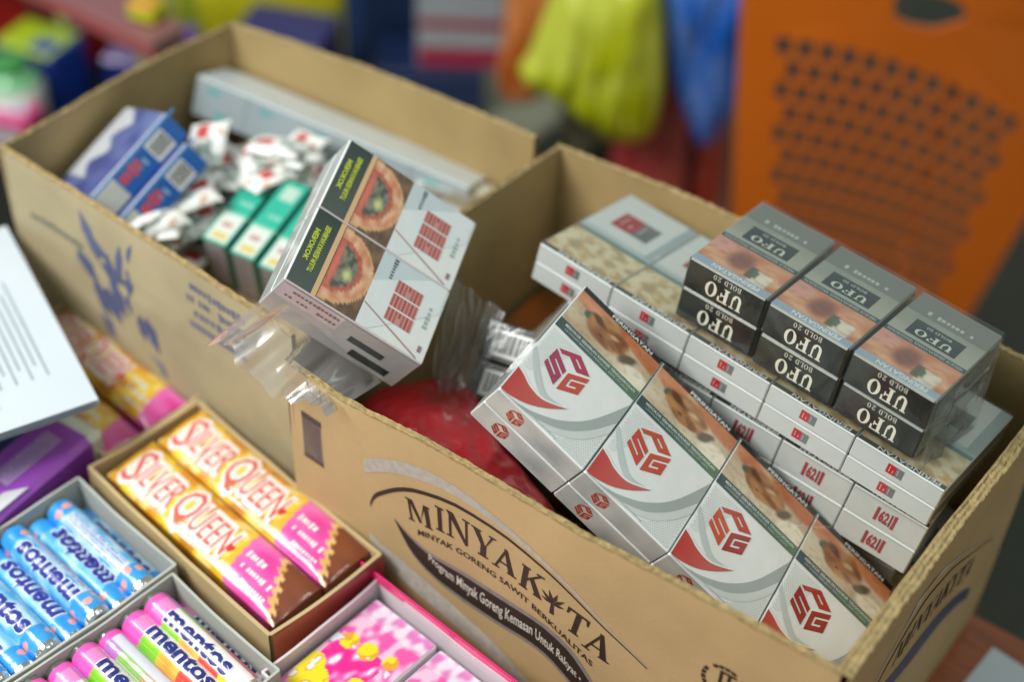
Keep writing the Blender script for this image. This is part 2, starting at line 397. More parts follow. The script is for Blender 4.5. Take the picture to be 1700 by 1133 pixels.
# serif capitals as polygons in a 1x1 cell (x right, y up)
def q4(x0, y0, x1, y1): return [(x0, y0), (x1, y0), (x1, y1), (x0, y1)]
def ring(cx, cy, rx, ry, ix, iy, a0=0, a1=360, n=22):
    out = []
    for i in range(n):
        p, q = math.radians(a0 + (a1 - a0) * i / n), math.radians(a0 + (a1 - a0) * (i + 1) / n)
        out.append([(cx + ix * math.cos(p), cy + iy * math.sin(p)), (cx + rx * math.cos(p), cy + ry * math.sin(p)),
                    (cx + rx * math.cos(q), cy + ry * math.sin(q)), (cx + ix * math.cos(q), cy + iy * math.sin(q))])
    return out
SERIF = {
 'U': [q4(0, .92, .44, 1), q4(.60, .92, 1, 1), q4(.10, .36, .34, .93), q4(.74, .34, .87, .93)] + ring(.485, .36, .385, .36, .145, .24, 180, 360, 14),
 'F': [q4(.05, 0, .55, .08), q4(.16, .07, .42, .93), q4(.05, .92, .95, 1), [(.82, .66), (.95, .66), (.95, .93), (.78, .93)], q4(.4, .46, .68, .56), q4(.66, .36, .76, .66)],
 'O': ring(.5, .5, .5, .51, .24, .43),
 'M': [q4(.0, 0, .24, .07), q4(.08, .05, .16, .95), q4(0, .93, .24, 1), [(.10, 1), (.27, 1), (.56, .12), (.47, .05)], [(.50, .10), (.54, .22), (.84, 1), (.76, 1)], q4(.76, .05, .93, .95), q4(.74, .93, 1, 1), q4(.68, 0, 1, .07)],
 'I': [q4(.1, 0, .9, .07), q4(.32, .05, .68, .95), q4(.1, .93, .9, 1)],
 'N': [q4(0, 0, .3, .06), q4(.11, .05, .2, .95), [(0, 1), (.28, 1), (.88, .05), (.80, -.04)], q4(.80, 0, .89, .95), q4(.68, .94, 1, 1)],
 'Y': [q4(.3, 0, .74, .07), q4(.40, .05, .64, .48), [(0, .99), (.27, .99), (.62, .40), (.42, .44)], [(.56, .40), (.62, .46), (.92, .96), (.82, .96)], q4(-.05, .94, .38, 1), q4(.72, .94, 1.02, 1)],
 'A': [q4(-.04, 0, .28, .06), q4(.62, 0, 1.04, .06), [(.07, .05), (.16, .05), (.50, .82), (.46, .96)], [(.42, 1), (.56, 1), (.93, .05), (.68, .05)], q4(.22, .30, .74, .37)],
 'K': [q4(0, 0, .38, .07), q4(.08, .05, .31, .95), q4(0, .93, .38, 1), [(.3, .40), (.3, .52), (.78, .95), (.9, .95)], [(.42, .56), (.56, .68), (1.0, .07), (.72, .07)], q4(.66, .93, 1, 1), q4(.66, 0, 1.04, .07)],
 'T': [q4(.3, 0, .74, .07), q4(.40, .05, .64, .95), q4(0, .91, 1, 1), [(0, .72), (.07, .72), (.14, .93), (0, .93)], [(.93, .72), (1, .72), (1, .93), (.86, .93)]],
 'B': [q4(.05, 0, .6, .1), q4(.12, .05, .36, .95), q4(.05, .9, .6, 1), q4(.3, .46, .6, .56)] + ring(.55, .75, .3, .25, .1, .15, -90, 90, 8) + ring(.58, .27, .36, .27, .12, .17, -90, 90, 8),
 'L': [q4(0, 0, .9, .1), q4(.14, .05, .4, .95), q4(0, .92, .55, 1), q4(.8, 0, .92, .32)],
 'D': [q4(.02, 0, .5, .1), q4(.1, .05, .34, .95), q4(.02, .9, .5, 1)] + ring(.45, .5, .5, .5, .22, .4, -90, 90, 10),
 '2': [q4(.08, 0, .9, .16), [(.08, .12), (.3, .12), (.9, .62), (.62, .62)]] + ring(.5, .7, .38, .3, .14, .2, -10, 190, 10),
 '0': ring(.5, .5, .42, .51, .17, .42),
}
def serif(m, fr, ch, u, v, wd, ht, mat, col, l=.02, rot=0, step=None):
    """glyph with its lower left at (u,v), v down"""
    ca, sa = math.cos(rot), math.sin(rot)
    for p in SERIF[ch]:
        m.poly(fr, [(u + x * wd * ca + y * ht * sa, v + x * wd * sa - y * ht * ca) for x, y in p], mat, col, l, step)
def serif_word(m, fr, s, u, v, total, ht, mat, col, l=.02, gap=.12, widths=None, rot=0):
    ws = [((widths or {}).get(ch, 1) if ch != ' ' else .5) for ch in s]
    k = total / (sum(ws) + gap * (len(s) - 1)); x = 0
    for ch, wi in zip(s, ws):
        if ch != ' ': serif(m, fr, ch, u + x * math.cos(rot), v + x * math.sin(rot), wi * k, ht, mat, col, l, rot)
        x += (wi + gap) * k
def barcode(m, fr, u0, v0, u1, v1, mat, l=.02, seed=1, vertical=True):
    r = random.Random(seed); m.rect(fr, u0, v0, u1, v1, mat, C['white'], l)
    p = .08
    while p < .9:
        wd = r.choice((.02, .03, .05)); 
        if vertical: m.rect(fr, u0 + (u1 - u0) * p, v0 + (v1 - v0) * .12, u0 + (u1 - u0) * (p + wd), v0 + (v1 - v0) * .85, mat, C['dark'], l + .008)
        else: m.rect(fr, u0 + (u1 - u0) * .12, v0 + (v1 - v0) * p, u0 + (u1 - u0) * .85, v0 + (v1 - v0) * (p + wd), mat, C['dark'], l + .008)
        p += wd + r.choice((.02, .03))

# ================================================================== SETTING
m = MB(); m.cbox((-33, -75, -3), (62, 23.4, 0), "wood_top", c=.3); struct(m.build("table_top"))
m = MB(); m.face([(-600, -300, -66), (500, -300, -66), (500, 700, -66), (-600, 700, -66)], "dark_floor"); struct(m.build("floor"))

# ================================================================== CORRUGATED BOXES
TH = .29
def make_wall(parent, name, p0, p1, zt, out, bow, flare=0.0, dip=None, seed=0, mat_out="corrugated_board", prints=None, thick=TH, z0=0.0):
    """p0->p1 along the rim, out = outward normal (2D). Outer skin, inner skin and a crushed fluted rim."""
    p0 = Vector((p0[0], p0[1])); p1 = Vector((p1[0], p1[1])); L = (p1 - p0).length; out = Vector(out).normalized()
    def top(a):
        z = zt + (dip(a) if dip else 0) + .09 * N3(a * L * .3, seed) + .03 * N3(a * L * 1.5, seed + 4)
        return z
    def base(a, z):
        h = max(0, z) / zt
        b = bow * math.sin(math.pi * a) * (.35 + .65 * h)
        w_ = .16 * N3(a * L * .12, z * .1, seed) + .05 * N3(a * L * .45, z * .35, seed + 3) - .07 * math.exp(-((z - zt + 4.2 + .15 * a * L * .2) / .16) ** 2) * (1 if seed in (12, 51) else .0)
        fl = flare * max(0, (h - .9) / .1) ** 1.5
        return p0 + (p1 - p0) * a + out * (b + w_ + fl)
    def F(a, z, l):        # l = distance outside the outer skin
        q = base(a, z) + out * l
        return (q.x, q.y, z)
    nu = max(8, int(L / 1.2)); m = MB()
    m.grid(lambda a, b: F(a, z0 + (top(a) - .12 - z0) * (1 - b), 0), nu * 5, 40, mat_out)
    m.grid(lambda a, b: F(a, z0 + (top(a) - .12 - z0) * (1 - b), -thick), nu * 2, 14, "board_inside")
    nr = int(L / .12)      # crushed fluted rim
    def rim(a, b):
        x = a * L
        prof = [(0, -.14), (.01, .0), (-.05, .04), (-.14, -.03), (-.24, .02), (-.36, -.03), (-.45, .03), (-.51, 0), (-.5, -.14)][int(round(b * 8))]
        k = thick / .5
        fl = .025 * math.sin(x * 8.3 + b * 6 + 3 * N3(x * .5, seed)) if 1 < b * 8 < 7 else 0
        nz = .05 * N3(x * 1.1, b * 3, seed + 9) + .05 * N3(x * 4, b * 5, seed + 2) + .04 * N3(x * 11, b * 7, seed + 5)
        l = prof[0] * k + .05 * N3(x * 1.7, b * 2, seed + 30) * (1 if 0 < b < 1 else .2)
        return F(a, top(a) + prof[1] + nz * (1 if 0 < b < 1 else 0) + fl, l)
    m.grid(rim, nr, 8, "torn_board_edge", smooth=False)
    o = m.build(name, parent)
    return F, L, o
def finish_box(parent, quad, name="bottom_panel"):
    m = MB(); m.face([(x, y, .3) for x, y in quad], "board_inside"); m.face([(x, y, .05) for x, y in reversed(quad)], "corrugated_board")
    m.build(name, parent)
def curve_fr(F, L, u_to_a, z_of_v):
    return None
# ---- near box
near_box = thing("cardboard_box", "open brown cooking oil carton in front, filled with cigarette packs, swoosh logo on its side", "cardboard box")
H = 19.5
FL, FR_, BR, BL = (0.1, -.2), (30.3, 0.1), (31.1, 22.7), (0.0, 23.2)
Ff, Lf, wf = make_wall(near_box, "front_panel", FL, FR_, H, (0, -1), .35, seed=1, dip=lambda a: -.25 * math.exp(-((a - .12) / .1) ** 2))
Fr, Lr, wr = make_wall(near_box, "side_panel", FR_, BR, H, (1, 0), -.15, flare=.45, seed=12, thick=.6)
Fb, Lb, wb = make_wall(near_box, "back_panel", BR, BL, H, (0, 1), .9, seed=23)
Fl2, Ll2, wl = make_wall(near_box, "side_panel", BL, FL, H, (-1, 0), .7, seed=34)
finish_box(near_box, [FL, FR_, BR, BL])
# print frames: u = x along the face in cm from the left corner, v = -z
def fr_front(u, v, l):
    a = (u - FL[0]) / (FR_[0] - FL[0]); return Ff(a, -v, l)
def fr_right(u, v, l):     # u = y
    a = (u - FR_[1]) / (BR[1] - FR_[1]); return Fr(a, -v, l)
INK = "print_ink"; BK = lin('33251F'); GY = lin('B9B4A8')
# the measured outlines are image points carried onto the face plane; (x, z) in cm
up = [(5.16, 15.91), (6.41, 16.74), (8.29, 17.58), (10.82, 17.75), (13.29, 17.25), (15.74, 16.45), (17.84, 15.45), (19.96, 14.1), (21.96, 13.0)]
lo = [(5.12, 14.83), (6.77, 16.0), (8.65, 16.75), (10.9, 17.1), (13.4, 16.8), (15.78, 16.15), (17.89, 15.2), (19.96, 14.0), (21.9, 12.95)]
arc = [(5.45, 12.9), (5.75, 13.7), (6.35, 14.4), (7.33, 15.29), (8.65, 16.03), (10.83, 16.58), (13.32, 16.5), (15.75, 15.95), (17.85, 15.0), (19.96, 13.9), (21.9, 12.9)]
def offs(pl, d0, d1): 
    n = len(pl); return [(x, z - (d0 + (d1 - d0) * i / (n - 1))) for i, (x, z) in enumerate(pl)]
neg = lambda pl: [(x, -z) for x, z in pl]
pm = MB(); pm.band(fr_front, neg(up), neg(lo), INK, GY, .02, (1.2, .5)); 
pm.band(fr_front, neg(arc), neg(offs(arc, .42, .07)), INK, BK, .025, (1.2, .5))
bt = [(7.0, 12.75), (8.0, 12.1), (9.2, 11.75), (11.67, 11.75), (14.24, 11.7), (16.4, 11.6), (18.0, 10.9), (19.3, 9.4)]
bb = [(7.0, 12.75), (8.0, 10.9), (9.4, 9.9), (11.0, 9.45), (12.9, 9.3), (14.9, 9.35), (16.56, 9.1), (18.0, 8.2)]
pm.band(fr_front, neg(bt), neg(bb), INK, lin('8C8480'), .02, (1.2, .5))
sh = lambda pl, k: [(x + .12 * k, z - .14 * k) for x, z in pl]
t2 = [((a[0] * .88 + b[0] * .12), (a[1] * .88 + b[1] * .12)) for a, b in zip(bt, bb)]
b2 = [((a[0] * .12 + b[0] * .88), (a[1] * .12 + b[1] * .88)) for a, b in zip(bt, bb)]
pm.band(fr_front, neg(t2), neg(b2), INK, BK, .03, (1.2, .5))
lg = [(5.3, 10.4), (6.24, 9.96), (8.62, 9.35), (10.97, 8.51), (13.67, 7.5), (15.63, 6.2), (18, 4.2)]
lg2 = [(5.3, 9.0), (6.24, 8.5), (8.62, 7.7), (10.97, 7.0), (13.67, 6.2), (15.63, 5.0), (18, 3.2)]
pm.band(fr_front, neg(lg), neg(lg2), INK, lin('C4BEB4'), .02, (1.2, .5))
# MINYAK(leaf)TA : letters stand on a gentle arc
base_pl = [(7.9, 13.25), (9.3, 13.75), (11.2, 13.95), (12.6, 13.85), (14.6, 13.55), (16.4, 12.9), (18.0, 12.15), (19.6, 11.35)]
rb = resample(base_pl, 120)
def on_base(x):
    for i in range(120):
        if rb[i + 1][0] >= x:
            t = (x - rb[i][0]) / max(1e-6, rb[i + 1][0] - rb[i][0]); z = rb[i][1] + t * (rb[i + 1][1] - rb[i][1])
            return z, math.atan2(rb[i + 1][1] - rb[i][1], rb[i + 1][0] - rb[i][0])
    return rb[-1][1], -.5
for ch, x, wd, ht in (('M', 7.95, 1.5, 1.55), ('I', 9.6, .62, 1.75), ('N', 10.3, 1.45, 1.85), ('Y', 11.8, 1.35, 1.85), ('A', 13.1, 1.35, 1.7),
                      ('K', 14.65, 1.3, 1.75), ('T', 17.25, 1.25, 1.75), ('A', 18.45, 1.45, 1.85)):
    z, ang = on_base(x + .2); serif(pm, fr_front, ch, x, -z, wd, ht, INK, BK, .03, rot=-ang * .35)
z, ang = on_base(16.6)      # the leaf in place of an I
pm.poly(fr_front, [(16.5, -z), (16.75, -z), (16.72, -z - .8), (16.56, -z - .8)], INK, BK, .03)
for a in (-75, -45, -15, 15, 45, 75):
    r = math.radians(a); cx, cz = 16.64, z + .75; dx, dz = math.sin(r), math.cos(r); px, pz = dz, -dx; Lh = .95 if abs(a) < 60 else .7
    pm.poly(fr_front, [(cx, -cz), (cx + dx * Lh * .5 + px * .1, -(cz + dz * Lh * .5 + pz * .1)), (cx + dx * Lh, -(cz + dz * Lh)), (cx + dx * Lh * .5 - px * .1, -(cz + dz * Lh * .5 - pz * .1))], INK, BK, .03)
def warp_base(dz):
    def f(u, v):
        z_, a_ = on_base(min(max(u, 8), 19.5)); return (u, -(z_ + dz - v))
    return f
pm.text(fr_front, "MINYAK GORENG SAWIT BERKUALITAS", 13.8, 0, 10.6, .42, INK, BK, .03, bold=.01, warp=warp_base(-.75), step=(.5, .5))
def warp_band(u, v):
    i = min(max((u - 7) / (19 - 7), 0), 1) * 7; k = min(int(i), 6); f = i - k
    zt_ = bt[k][1] * (1 - f) + bt[k + 1][1] * f; zb_ = bb[k][1] * (1 - f) + bb[k + 1][1] * f
    return (u, -((zt_ + zb_) / 2 - v * (zt_ - zb_) / 2))
pm.text(fr_front, "Program Minyak Goreng Kemasan Untuk Rakyat \u2022", 13.9, 0, 9.4, .95, INK, lin('D8D2C6'), .04, bold=.015, warp=warp_band, step=(.5, .5))
pm.build("printed_logo", wf)
pm = MB()   # handling marks by the left edge
pm.rect(fr_front, .95, -16.5, 2.3, -13.2, INK, lin('8C7B74'), .02)
for i in range(9):
    x = 1.0 + i * .14; pm.rect(fr_front, x, -16.4 + .05 * i, x + .06, -13.3, INK, lin('4E423E'), .03)
pm.rect(fr_front, .95, -16.5, 2.3, -16.1, INK, lin('4E423E'), .035); pm.rect(fr_front, .95, -13.5, 2.3, -13.2, INK, lin('4E423E'), .035)
for p in ([(1.5, -19), (1.6, -19), (1.75, -18.3), (1.65, -18.3)], [(1.6, -18.3), (2.5, -18.0), (2.5, -18.1), (1.7, -18.4)], [(2.4, -18.9), (2.5, -18.9), (2.5, -18.0), (2.4, -18.0)]):
    pm.poly(fr_front, p, INK, BK, .03)
pm.build("printed_mark", wf); pm = MB()
for k in range(16):    # recycling mark with arrows
    a, b = math.radians(-20 + k * 17), math.radians(-20 + (k + .8) * 17); r0, r1 = .95, 1.15
    if k % 5 == 4: continue
    pm.poly(fr_front, [(25.6 + r * math.cos(t), -14.8 - r * math.sin(t)) for r, t in ((r0, a), (r1, a), (r1, b), (r0, b))], INK, BK, .03)
pm.rect(fr_front, 25.3, -15.6, 25.45, -14.2, INK, BK, .03); pm.rect(fr_front, 25.7, -15.6, 25.85, -14.2, INK, BK, .03)
pm.rect(fr_front, 25.3, -15.6, 26.1, -15.45, INK, BK, .03)
pm.build("printed_mark", wf)
pm = MB()   # the end face carries the same logo
ra = [(6.4, 10.9), (6.97, 12.3), (8.2, 13.6), (10.27, 14.35), (12.4, 14.0), (14.45, 13.0), (17.5, 11.3), (20.1, 9.7)]
pm.band(fr_right, neg(ra), neg(offs(ra, .3, .05)), INK, BK, .025, (1.2, .5))
ra2 = [(6.2, 12.0), (6.9, 13.3), (8.2, 14.6), (10.27, 15.2), (12.4, 14.8), (14.45, 13.7), (17.5, 11.8), (20.5, 9.9)]
pm.band(fr_right, neg(ra2), neg(offs(ra2, .45, .05)), INK, lin('BFB6A6'), .02, (1.2, .5))
for ch, x, z_, wd in zip("MINYAKYTA", (8.0, 9.3, 9.95, 11.1, 12.2, 13.4, 14.5, 15.5, 16.6), (11.3, 11.45, 11.4, 11.2, 10.9, 10.5, 10.1, 9.7, 9.2), (1.2, .5, 1.1, 1.05, 1.05, 1.0, .9, 1.0, 1.1)):
    serif(pm, fr_right, ch, x, -z_, wd, 1.6, INK, BK, .03, rot=.15)
rbt = [(7.6, 10.4), (9, 9.9), (12, 9.6), (15, 8.8), (17.6, 7.6), (19.4, 6.2)]; rbb = [(7.6, 10.4), (9, 8.6), (12, 7.6), (15, 7.1), (17.6, 6.3), (19.4, 5.2)]
pm.band(fr_right, neg(rbt), neg(rbb), INK, lin('4C5266'), .02, (1.2, .5))
pm.build("printed_logo", wr)

# ---- far box on the left
far_box = thing("cardboard_box", "open brown carton at the back left with blue printing, holding mixed packs and plastic bags", "cardboard box")
gFL, gFR, gBR, gBL = (-24.4, 2.5), (-.75, 1.2), (-1.4, 23.0), (-23.9, 20.8)
Gf, Lgf, gwf = make_wall(far_box, "front_panel", gFL, gFR, H, (0, -1), -.2, seed=51, mat_out="greyer_board")
Gr, _, gwr = make_wall(far_box, "side_panel", gFR, gBR, 17.3, (1, 0), -.3, seed=62)
Gb, _, gwb = make_wall(far_box, "back_panel", gBR, gBL, H, (0, 1), .5, seed=73)
Gl, _, gwl = make_wall(far_box, "side_panel", gBL, gFL, H, (-1, 0), .4, seed=84)
finish_box(far_box, [gFL, gFR, gBR, gBL])
def fr_far(u, v, l): return Gf((u - gFL[0]) / (gFR[0] - gFL[0]), -v, l)
pm = MB(); BL_ = lin('5C6488')
rr = random.Random(5)
for cx, cz, h, wd, sl in ((-17.2, 16.9, 3.2, .35, .5), (-16.4, 15.8, 2.6, .5, .4), (-15.6, 14.8, 3.4, .5, .2), (-14.7, 16.2, 3.2, .4, -.3), (-15.2, 13.4, 2.4, .5, .2), (-14.2, 14.6, 3.6, .45, -.2),
                          (-17.9, 14.4, 2.0, .6, .6), (-17.0, 12.6, 2.8, .5, .3), (-13.4, 12.4, 2.0, .4, 0), (-12.6, 12.3, 2.4, .45, .3), (-16.0, 12.6, 2.4, .7, .3), (-13.6, 17.6, 1.6, .25, -.3)):
    pm.poly(fr_far, [(cx - sl, -(cz + h / 2)), (cx + wd, -(cz + h * .2)), (cx + wd * .6 + sl, -(cz - h / 2)), (cx - wd * .6 + sl * .6, -(cz - h * .3)), (cx - wd - sl * .3, -(cz + h * .1))], INK, BL_, .02)
pm.poly(fr_far, [(-17.4, -11.2), (-12.0, -10.4), (-11.6, -9.4), (-17.0, -9.9)], INK, lin('6E7290'), .02)
scrib(pm, fr_far, -20.3, -15.7, 4.4, .5, INK, lin('6A6C68'), .02, 14, 3)
pm.build("printed_logo", gwf)
pm = MB()
for i, t in enumerate(("JAUHKAN DARI", "SINAR MATAHARI", "ISI 24 PCS")):
    scrib(pm, fr_far, -6.8, -18.2 + i * .95, 4.4, .6, INK, lin('6C6E86'), .02, len(t), i)
pm.rect(fr_far, -9.0, -15.6, -4.6, -15.2, INK, lin('77768A'), .02)
pm.build("printed_mark", gwf)
# ---- carton lying flat under the sweets trays
m = MB(); m.cbox((-31, -34, .02), (16.5, -1.4, 4.6), "corrugated_board", c=.15)
tag(m.build("flat_carton"), "flat brown carton lying under the sweets trays in front of the tall boxes", "carton")

# ================================================================== CIGARETTE PACKS
# pack local frame: x width, y height with the warning end at +y, z out of the face (face at z = 0)
def pack_body(m, w_, h_, t_, mat, cols): m.cbox((0, -h_, -t_), (w_, 0, 0), mat, C['card'], c=.07, cols=cols)
def psg_pack(var=0):
    w_, h_, t_ = 5.36, 8.836, 1.36
    m = MB(); pack_body(m, w_, h_, t_, FW, {'z+': C['white'], 'y-': lin('CFD0CF'), 'x-': C['lgrey'], 'x+': C['lgrey'], 'y+': C['dark']})
    fr = lambda u, v, l: (u * w_, -v * h_, l)
    R = lambda u0, v0, u1, v1, c, l: m.rect(fr, u0, v0, u1, v1, FW, c, l)
    R(.01, .008, .99, .048, C['dark'], .012)
    m.text(fr, "PERINGATAN", .62, .028, .50, .026, FW, C['white'], .02, bold=.02)
    m.art(fr, .01, .048, .99, .312, 56, 40, lambda a, b: photo_throat(a, b, var * 7.7), FW, .012)
    m.grid(lambda a, b: fr(.01 + .98 * a, .312 + .078 * b, .012), 10, 1, FW, lambda a, b: mix(lin('3C5157'), lin('5E7F62'), a))
    m.text(fr, "MEROKOK SEBABKAN KANKER TENGGOROKAN", .52, .336, .86, .02, FW, C['card'], .02, bold=.01)
    m.text(fr, "LAYANAN BERHENTI MEROKOK (0800-177-6565)", .50, .366, .78, .018, FW, C['lgrey'], .02)
    # dotted relief left of the logo and in the lower right corner
    for j in range(22):
        for i in range(14):
            u, v = .03 + i * .024 + (j % 2) * .012, .42 + j * .016
            if u + (v - .42) * .75 < .36: R(u, v, u + .012, v + .007, C['lgrey'], .014)
            u, v = .62 + i * .026 + (j % 2) * .013, .70 + j * .0135
            if v > .70 + .9 * (1 - u) ** 1.1 - .02 and u < .97 and v < .985: R(u, v, u + .013, v + .0065, lin('C3CBC9'), .014)
    # grey swooshes and red wedge
    s1t = [(.02, .995), (.2, .985), (.38, .945), (.6, .855), (.8, .70), (.99, .43)]
    s1b = [(.03, .999), (.25, .995), (.45, .965), (.66, .895), (.84, .77), (.99, .60)]
    m.band(fr, s1t, s1b, FW, C['grey'], .016)
    m.band(fr, s1b, [(.05, .999), (.3, .999), (.5, .985), (.7, .93), (.86, .83), (.99, .69)], FW, lin('D6DCDA'), .015)
    m.band(fr, [(.01, .60), (.10, .66), (.22, .74), (.36, .80), (.56, .775)], [(.01, .64), (.10, .72), (.22, .80), (.38, .845), (.56, .785)], FW, lin('C6D0CF'), .015)
    m.band(fr, [(.01, .795), (.10, .815), (.2, .842), (.36, .845), (.565, .775)], [(.01, .992), (.12, .982), (.28, .940), (.43, .868), (.565, .778)], FW, lambda t: mix(lin('C43A33'), lin('C9675C'), t), .018)
    m.band(fr, [(.01, .785), (.10, .803), (.2, .830), (.36, .833), (.56, .768)], [(.01, .797), (.10, .817), (.2, .844), (.36, .846), (.565, .776)], FW, C['white'], .02)
    cube_logo(m, fr, HEX, FW, C['red'], .02, [lin(x) for x in (('B23A56', 'A93C5E', 'C84D3C'), ('C65238', 'CB4A35', 'C8503A'), ('C2442C', 'D0552F', 'A8352C'), ('B23328', '9E2B28', '9E2A26'))[var]])
    scrib(m, fr, .45, .978, .4, .008, FW, C['grey'], .02, 22, 3)
    # bottom end (normal -y): silver with the small logo
    fb = lambda u, v, l: (u, -h_ - l, -v)
    m.art(fb, .06, .06, w_ - .06, t_ - .06, 14, 3, lambda a, b: mix(lin('D9D4CE'), lin('A6A8A8'), .5 + .8 * N3(a * 4, b * 1.5, var)), FW, .006)
    hx = {k: (1.55 + (p[0] - .37) * 2.1, .68 + (p[1] - .58) * 3.2) for k, p in HEX.items()}
    cube_logo(m, fb, hx, FW, lin('B4402E'), .02)
    m.face([fb(a, b, .012) for a, b in ((.2, .05), (5.1, .05), (5.1, .07), (.2, .07))], FW, C['white'])
    return m
M_psg = [[0.8446, 0.1325, -0.5187], [0.0923, -0.9904, -0.1027], [-0.5274, 0.0389, -0.8487]]
cx_, cy_, cz_ = colsT(M_psg); neg3 = lambda v: tuple(-a for a in v)
psg = thing("cigarette_carton", "white carton of red cube logo cigarette packs leaning across the front box", "cigarette carton",
            pose((10.292, 10.6, 22.56), [cx_, neg3(cy_), neg3(cz_)]))
for k in range(4):
    a = psg_pack(k).build("pack", psg); a.matrix_basis = T(5.4 * k + .02, .04 * N3(k, 5), .03 * N3(k * 1.7, 2)) @ Matrix.Rotation(.006 * N3(k * 2.3, 9), 4, "Z")
    b = copy_part(a, psg, T(5.4 * k + .02, 0, -1.38) )
def make_film_edge(parent, p, q, r, s_, mat="clear_film", name="film", wr=.12):
    """a sheet of clear wrap over four corners with small wrinkles"""
    m = MB(); p, q, r, s_ = map(Vector, (p, q, r, s_))
    def f(a, b):
        v = (p * (1 - a) + q * a) * (1 - b) + (s_ * (1 - a) + r * a) * b
        n = (q - p).cross(s_ - p).normalized()
        e = min(a, 1 - a, b, 1 - b); 
        return v + n * (wr * N3(v.x * 1.1, v.y * 1.1, v.z * 1.1) * min(1, e * 12) )
    m.grid(f, 36, 20, mat); return m.build(name, parent)
w4 = 21.62

# pale packs with a red and grey numeral block (two kinds of ends)
def bar_logo(m, fr, u, v, wd, ht, mat, l, style, flip=False):
    c1, c2 = lin('56605F'), lin('B4262E')
    xs = [(0, .16, '|'), (.2, .36, '6'), (.42, .6, '2'), (.66, .8, '1')]
    if style == 0:
        m.rect(fr, u, v, u + wd * .48, v + ht, mat, lin('6E7676'), l); m.rect(fr, u + wd * .46, v, u + wd, v + ht, mat, c2, l + .004)
        for q in (.30, .58, .80): m.rect(fr, u + wd * q, v + ht * .22, u + wd * (q + .05), v + ht * (.8 if q != .58 else .5), mat, lin('C9A9A8'), l + .012)
    else:
        c2 = lin('9C3A40'); m.rect(fr, u, v, u + wd * .15, v + ht, mat, c2, l); m.rect(fr, u + wd * .85, v, u + wd, v + ht, mat, c2, l)
        m.rect(fr, u + wd * .20, v + ht * .05, u + wd * .30, v + ht * .95, mat, lin('7C3A3E'), l)
        m.text(fr, "62", u + wd * .57, v + ht * .5, wd * .46, ht * .9, mat, c2, l, bold=.05, rot=math.pi)
def pale_pack(w_, h_, t_, style, top=True):
    """frame: x width, y height away from the viewer, near end at y=0, face at z=0"""
    m = MB(); mt = FW
    m.cbox((0, 0, -t_), (w_, h_, 0), mt, lin('D5D9D4'), c=.06, cols={'z+': lin('DCE1DE'), 'y-': lin('C2C7C4')})
    if top:
        fr = lambda u, v, l: (w_ - u * w_, v * h_, l)
        m.rect(fr, .01, .008, .99, .045, mt, lin('3B4744'), .012)
        m.text(fr, "PERINGATAN", .42, .027, .7, .034, mt, C['white'], .02, bold=.02)
        m.art(fr, .01, .045, .99, .37, 24, 16, photo_pale, mt, .012)
        m.rect(fr, .01, .37, .99, .41, mt, lin('6E8A86'), .012); m.rect(fr, .01, .40, .99, .46, mt, lin('B4C4C4'), .010)
        m.rect(fr, .01, .44, .13, .99, mt, lin('A9B8BA'), .014)
        bar_logo(m, lambda u, v, l: fr(u, v, l), .27, .58, .5, .2, mt, .016, 0)
        m.rect(fr, .16, .44, .98, .47, mt, C['lgrey'], .014)
    fe = lambda u, v, l: (w_ - u, -l, -t_ + v)      # near end, artwork upside down
    if style == 0: bar_logo(m, fe, w_ * .42, t_ * .28, .85, t_ * .48, mt, .014, 0)
    else: bar_logo(m, fe, w_ * .36, t_ * .22, 1.1, t_ * .54, mt, .014, 1)
    m.face([fe(a, b, .01) for a, b in ((.1, t_ * .93), (w_ - .1, t_ * .93), (w_ - .1, t_ * .96), (.1, t_ * .96))], mt, lin('9AA3A0'))
    return m
def carton(label, Mx, w_, h_, t_, n, layers, style, cat="cigarette carton", group=None, gap=.055, top_all=True):
    root = thing("cigarette_carton", label, cat, Mx, group)
    first = pale_pack(w_ - gap, h_, t_ - gap, style, True).build("pack", root); rest = None
    under = pale_pack(w_ - gap, h_, t_ - gap, style, False).build("pack", root)
    used = False
    for l in range(layers):
        for k in range(n):
            Mt = T(k * w_ + .02 * N3(k, l, 3), .05 * N3(k * 3.1, l * 2.2, 8), -l * t_)
            if l == 0:
                if k == 0: first.matrix_basis = Mt
                else: copy_part(first, root, Mt)
            else:
                if not used: under.matrix_basis = Mt; used = True
                else: copy_part(under, root, Mt)
    if not used: bpy.data.objects.remove(under)
    return root
A = dict(o=[5.65, 13.33, 21.1], d=[4.78, 8.65, 1.153], M=[[0.996, 0.0336, 0.0829], [-0.0487, 0.981, 0.188], [-0.0751, -0.1913, 0.9787]])
cA = carton("top white carton of the tall stack, the black packs standing on it", pose(A['o'], colsT(A['M'])), 4.78, 8.65, 1.153, 5, 2, 0)
make_film_edge(cA, (-.03, -.05, .1), (23.9, -.05, .1), (23.9, 8.7, .1), (-.03, 8.7, .1), wr=.14)
def tilt_cols(yaw, tx, ty):
    M3 = (Matrix.Rotation(yaw, 3, 'Z') @ Matrix.Rotation(ty, 3, 'Y') @ Matrix.Rotation(tx, 3, 'X'))
    return [tuple(M3.col[i]) for i in range(3)]
cb = tilt_cols(.0, -.10, .105)
oB = Vector((25.2, 12.57, 16.56)) - Vector(cb[0]) * 4 * 4.058
cB = carton("white carton with red barred numerals directly under the top carton of the stack", pose(oB, cb), 4.058, 7.6, 1.739, 5, 2, 1)
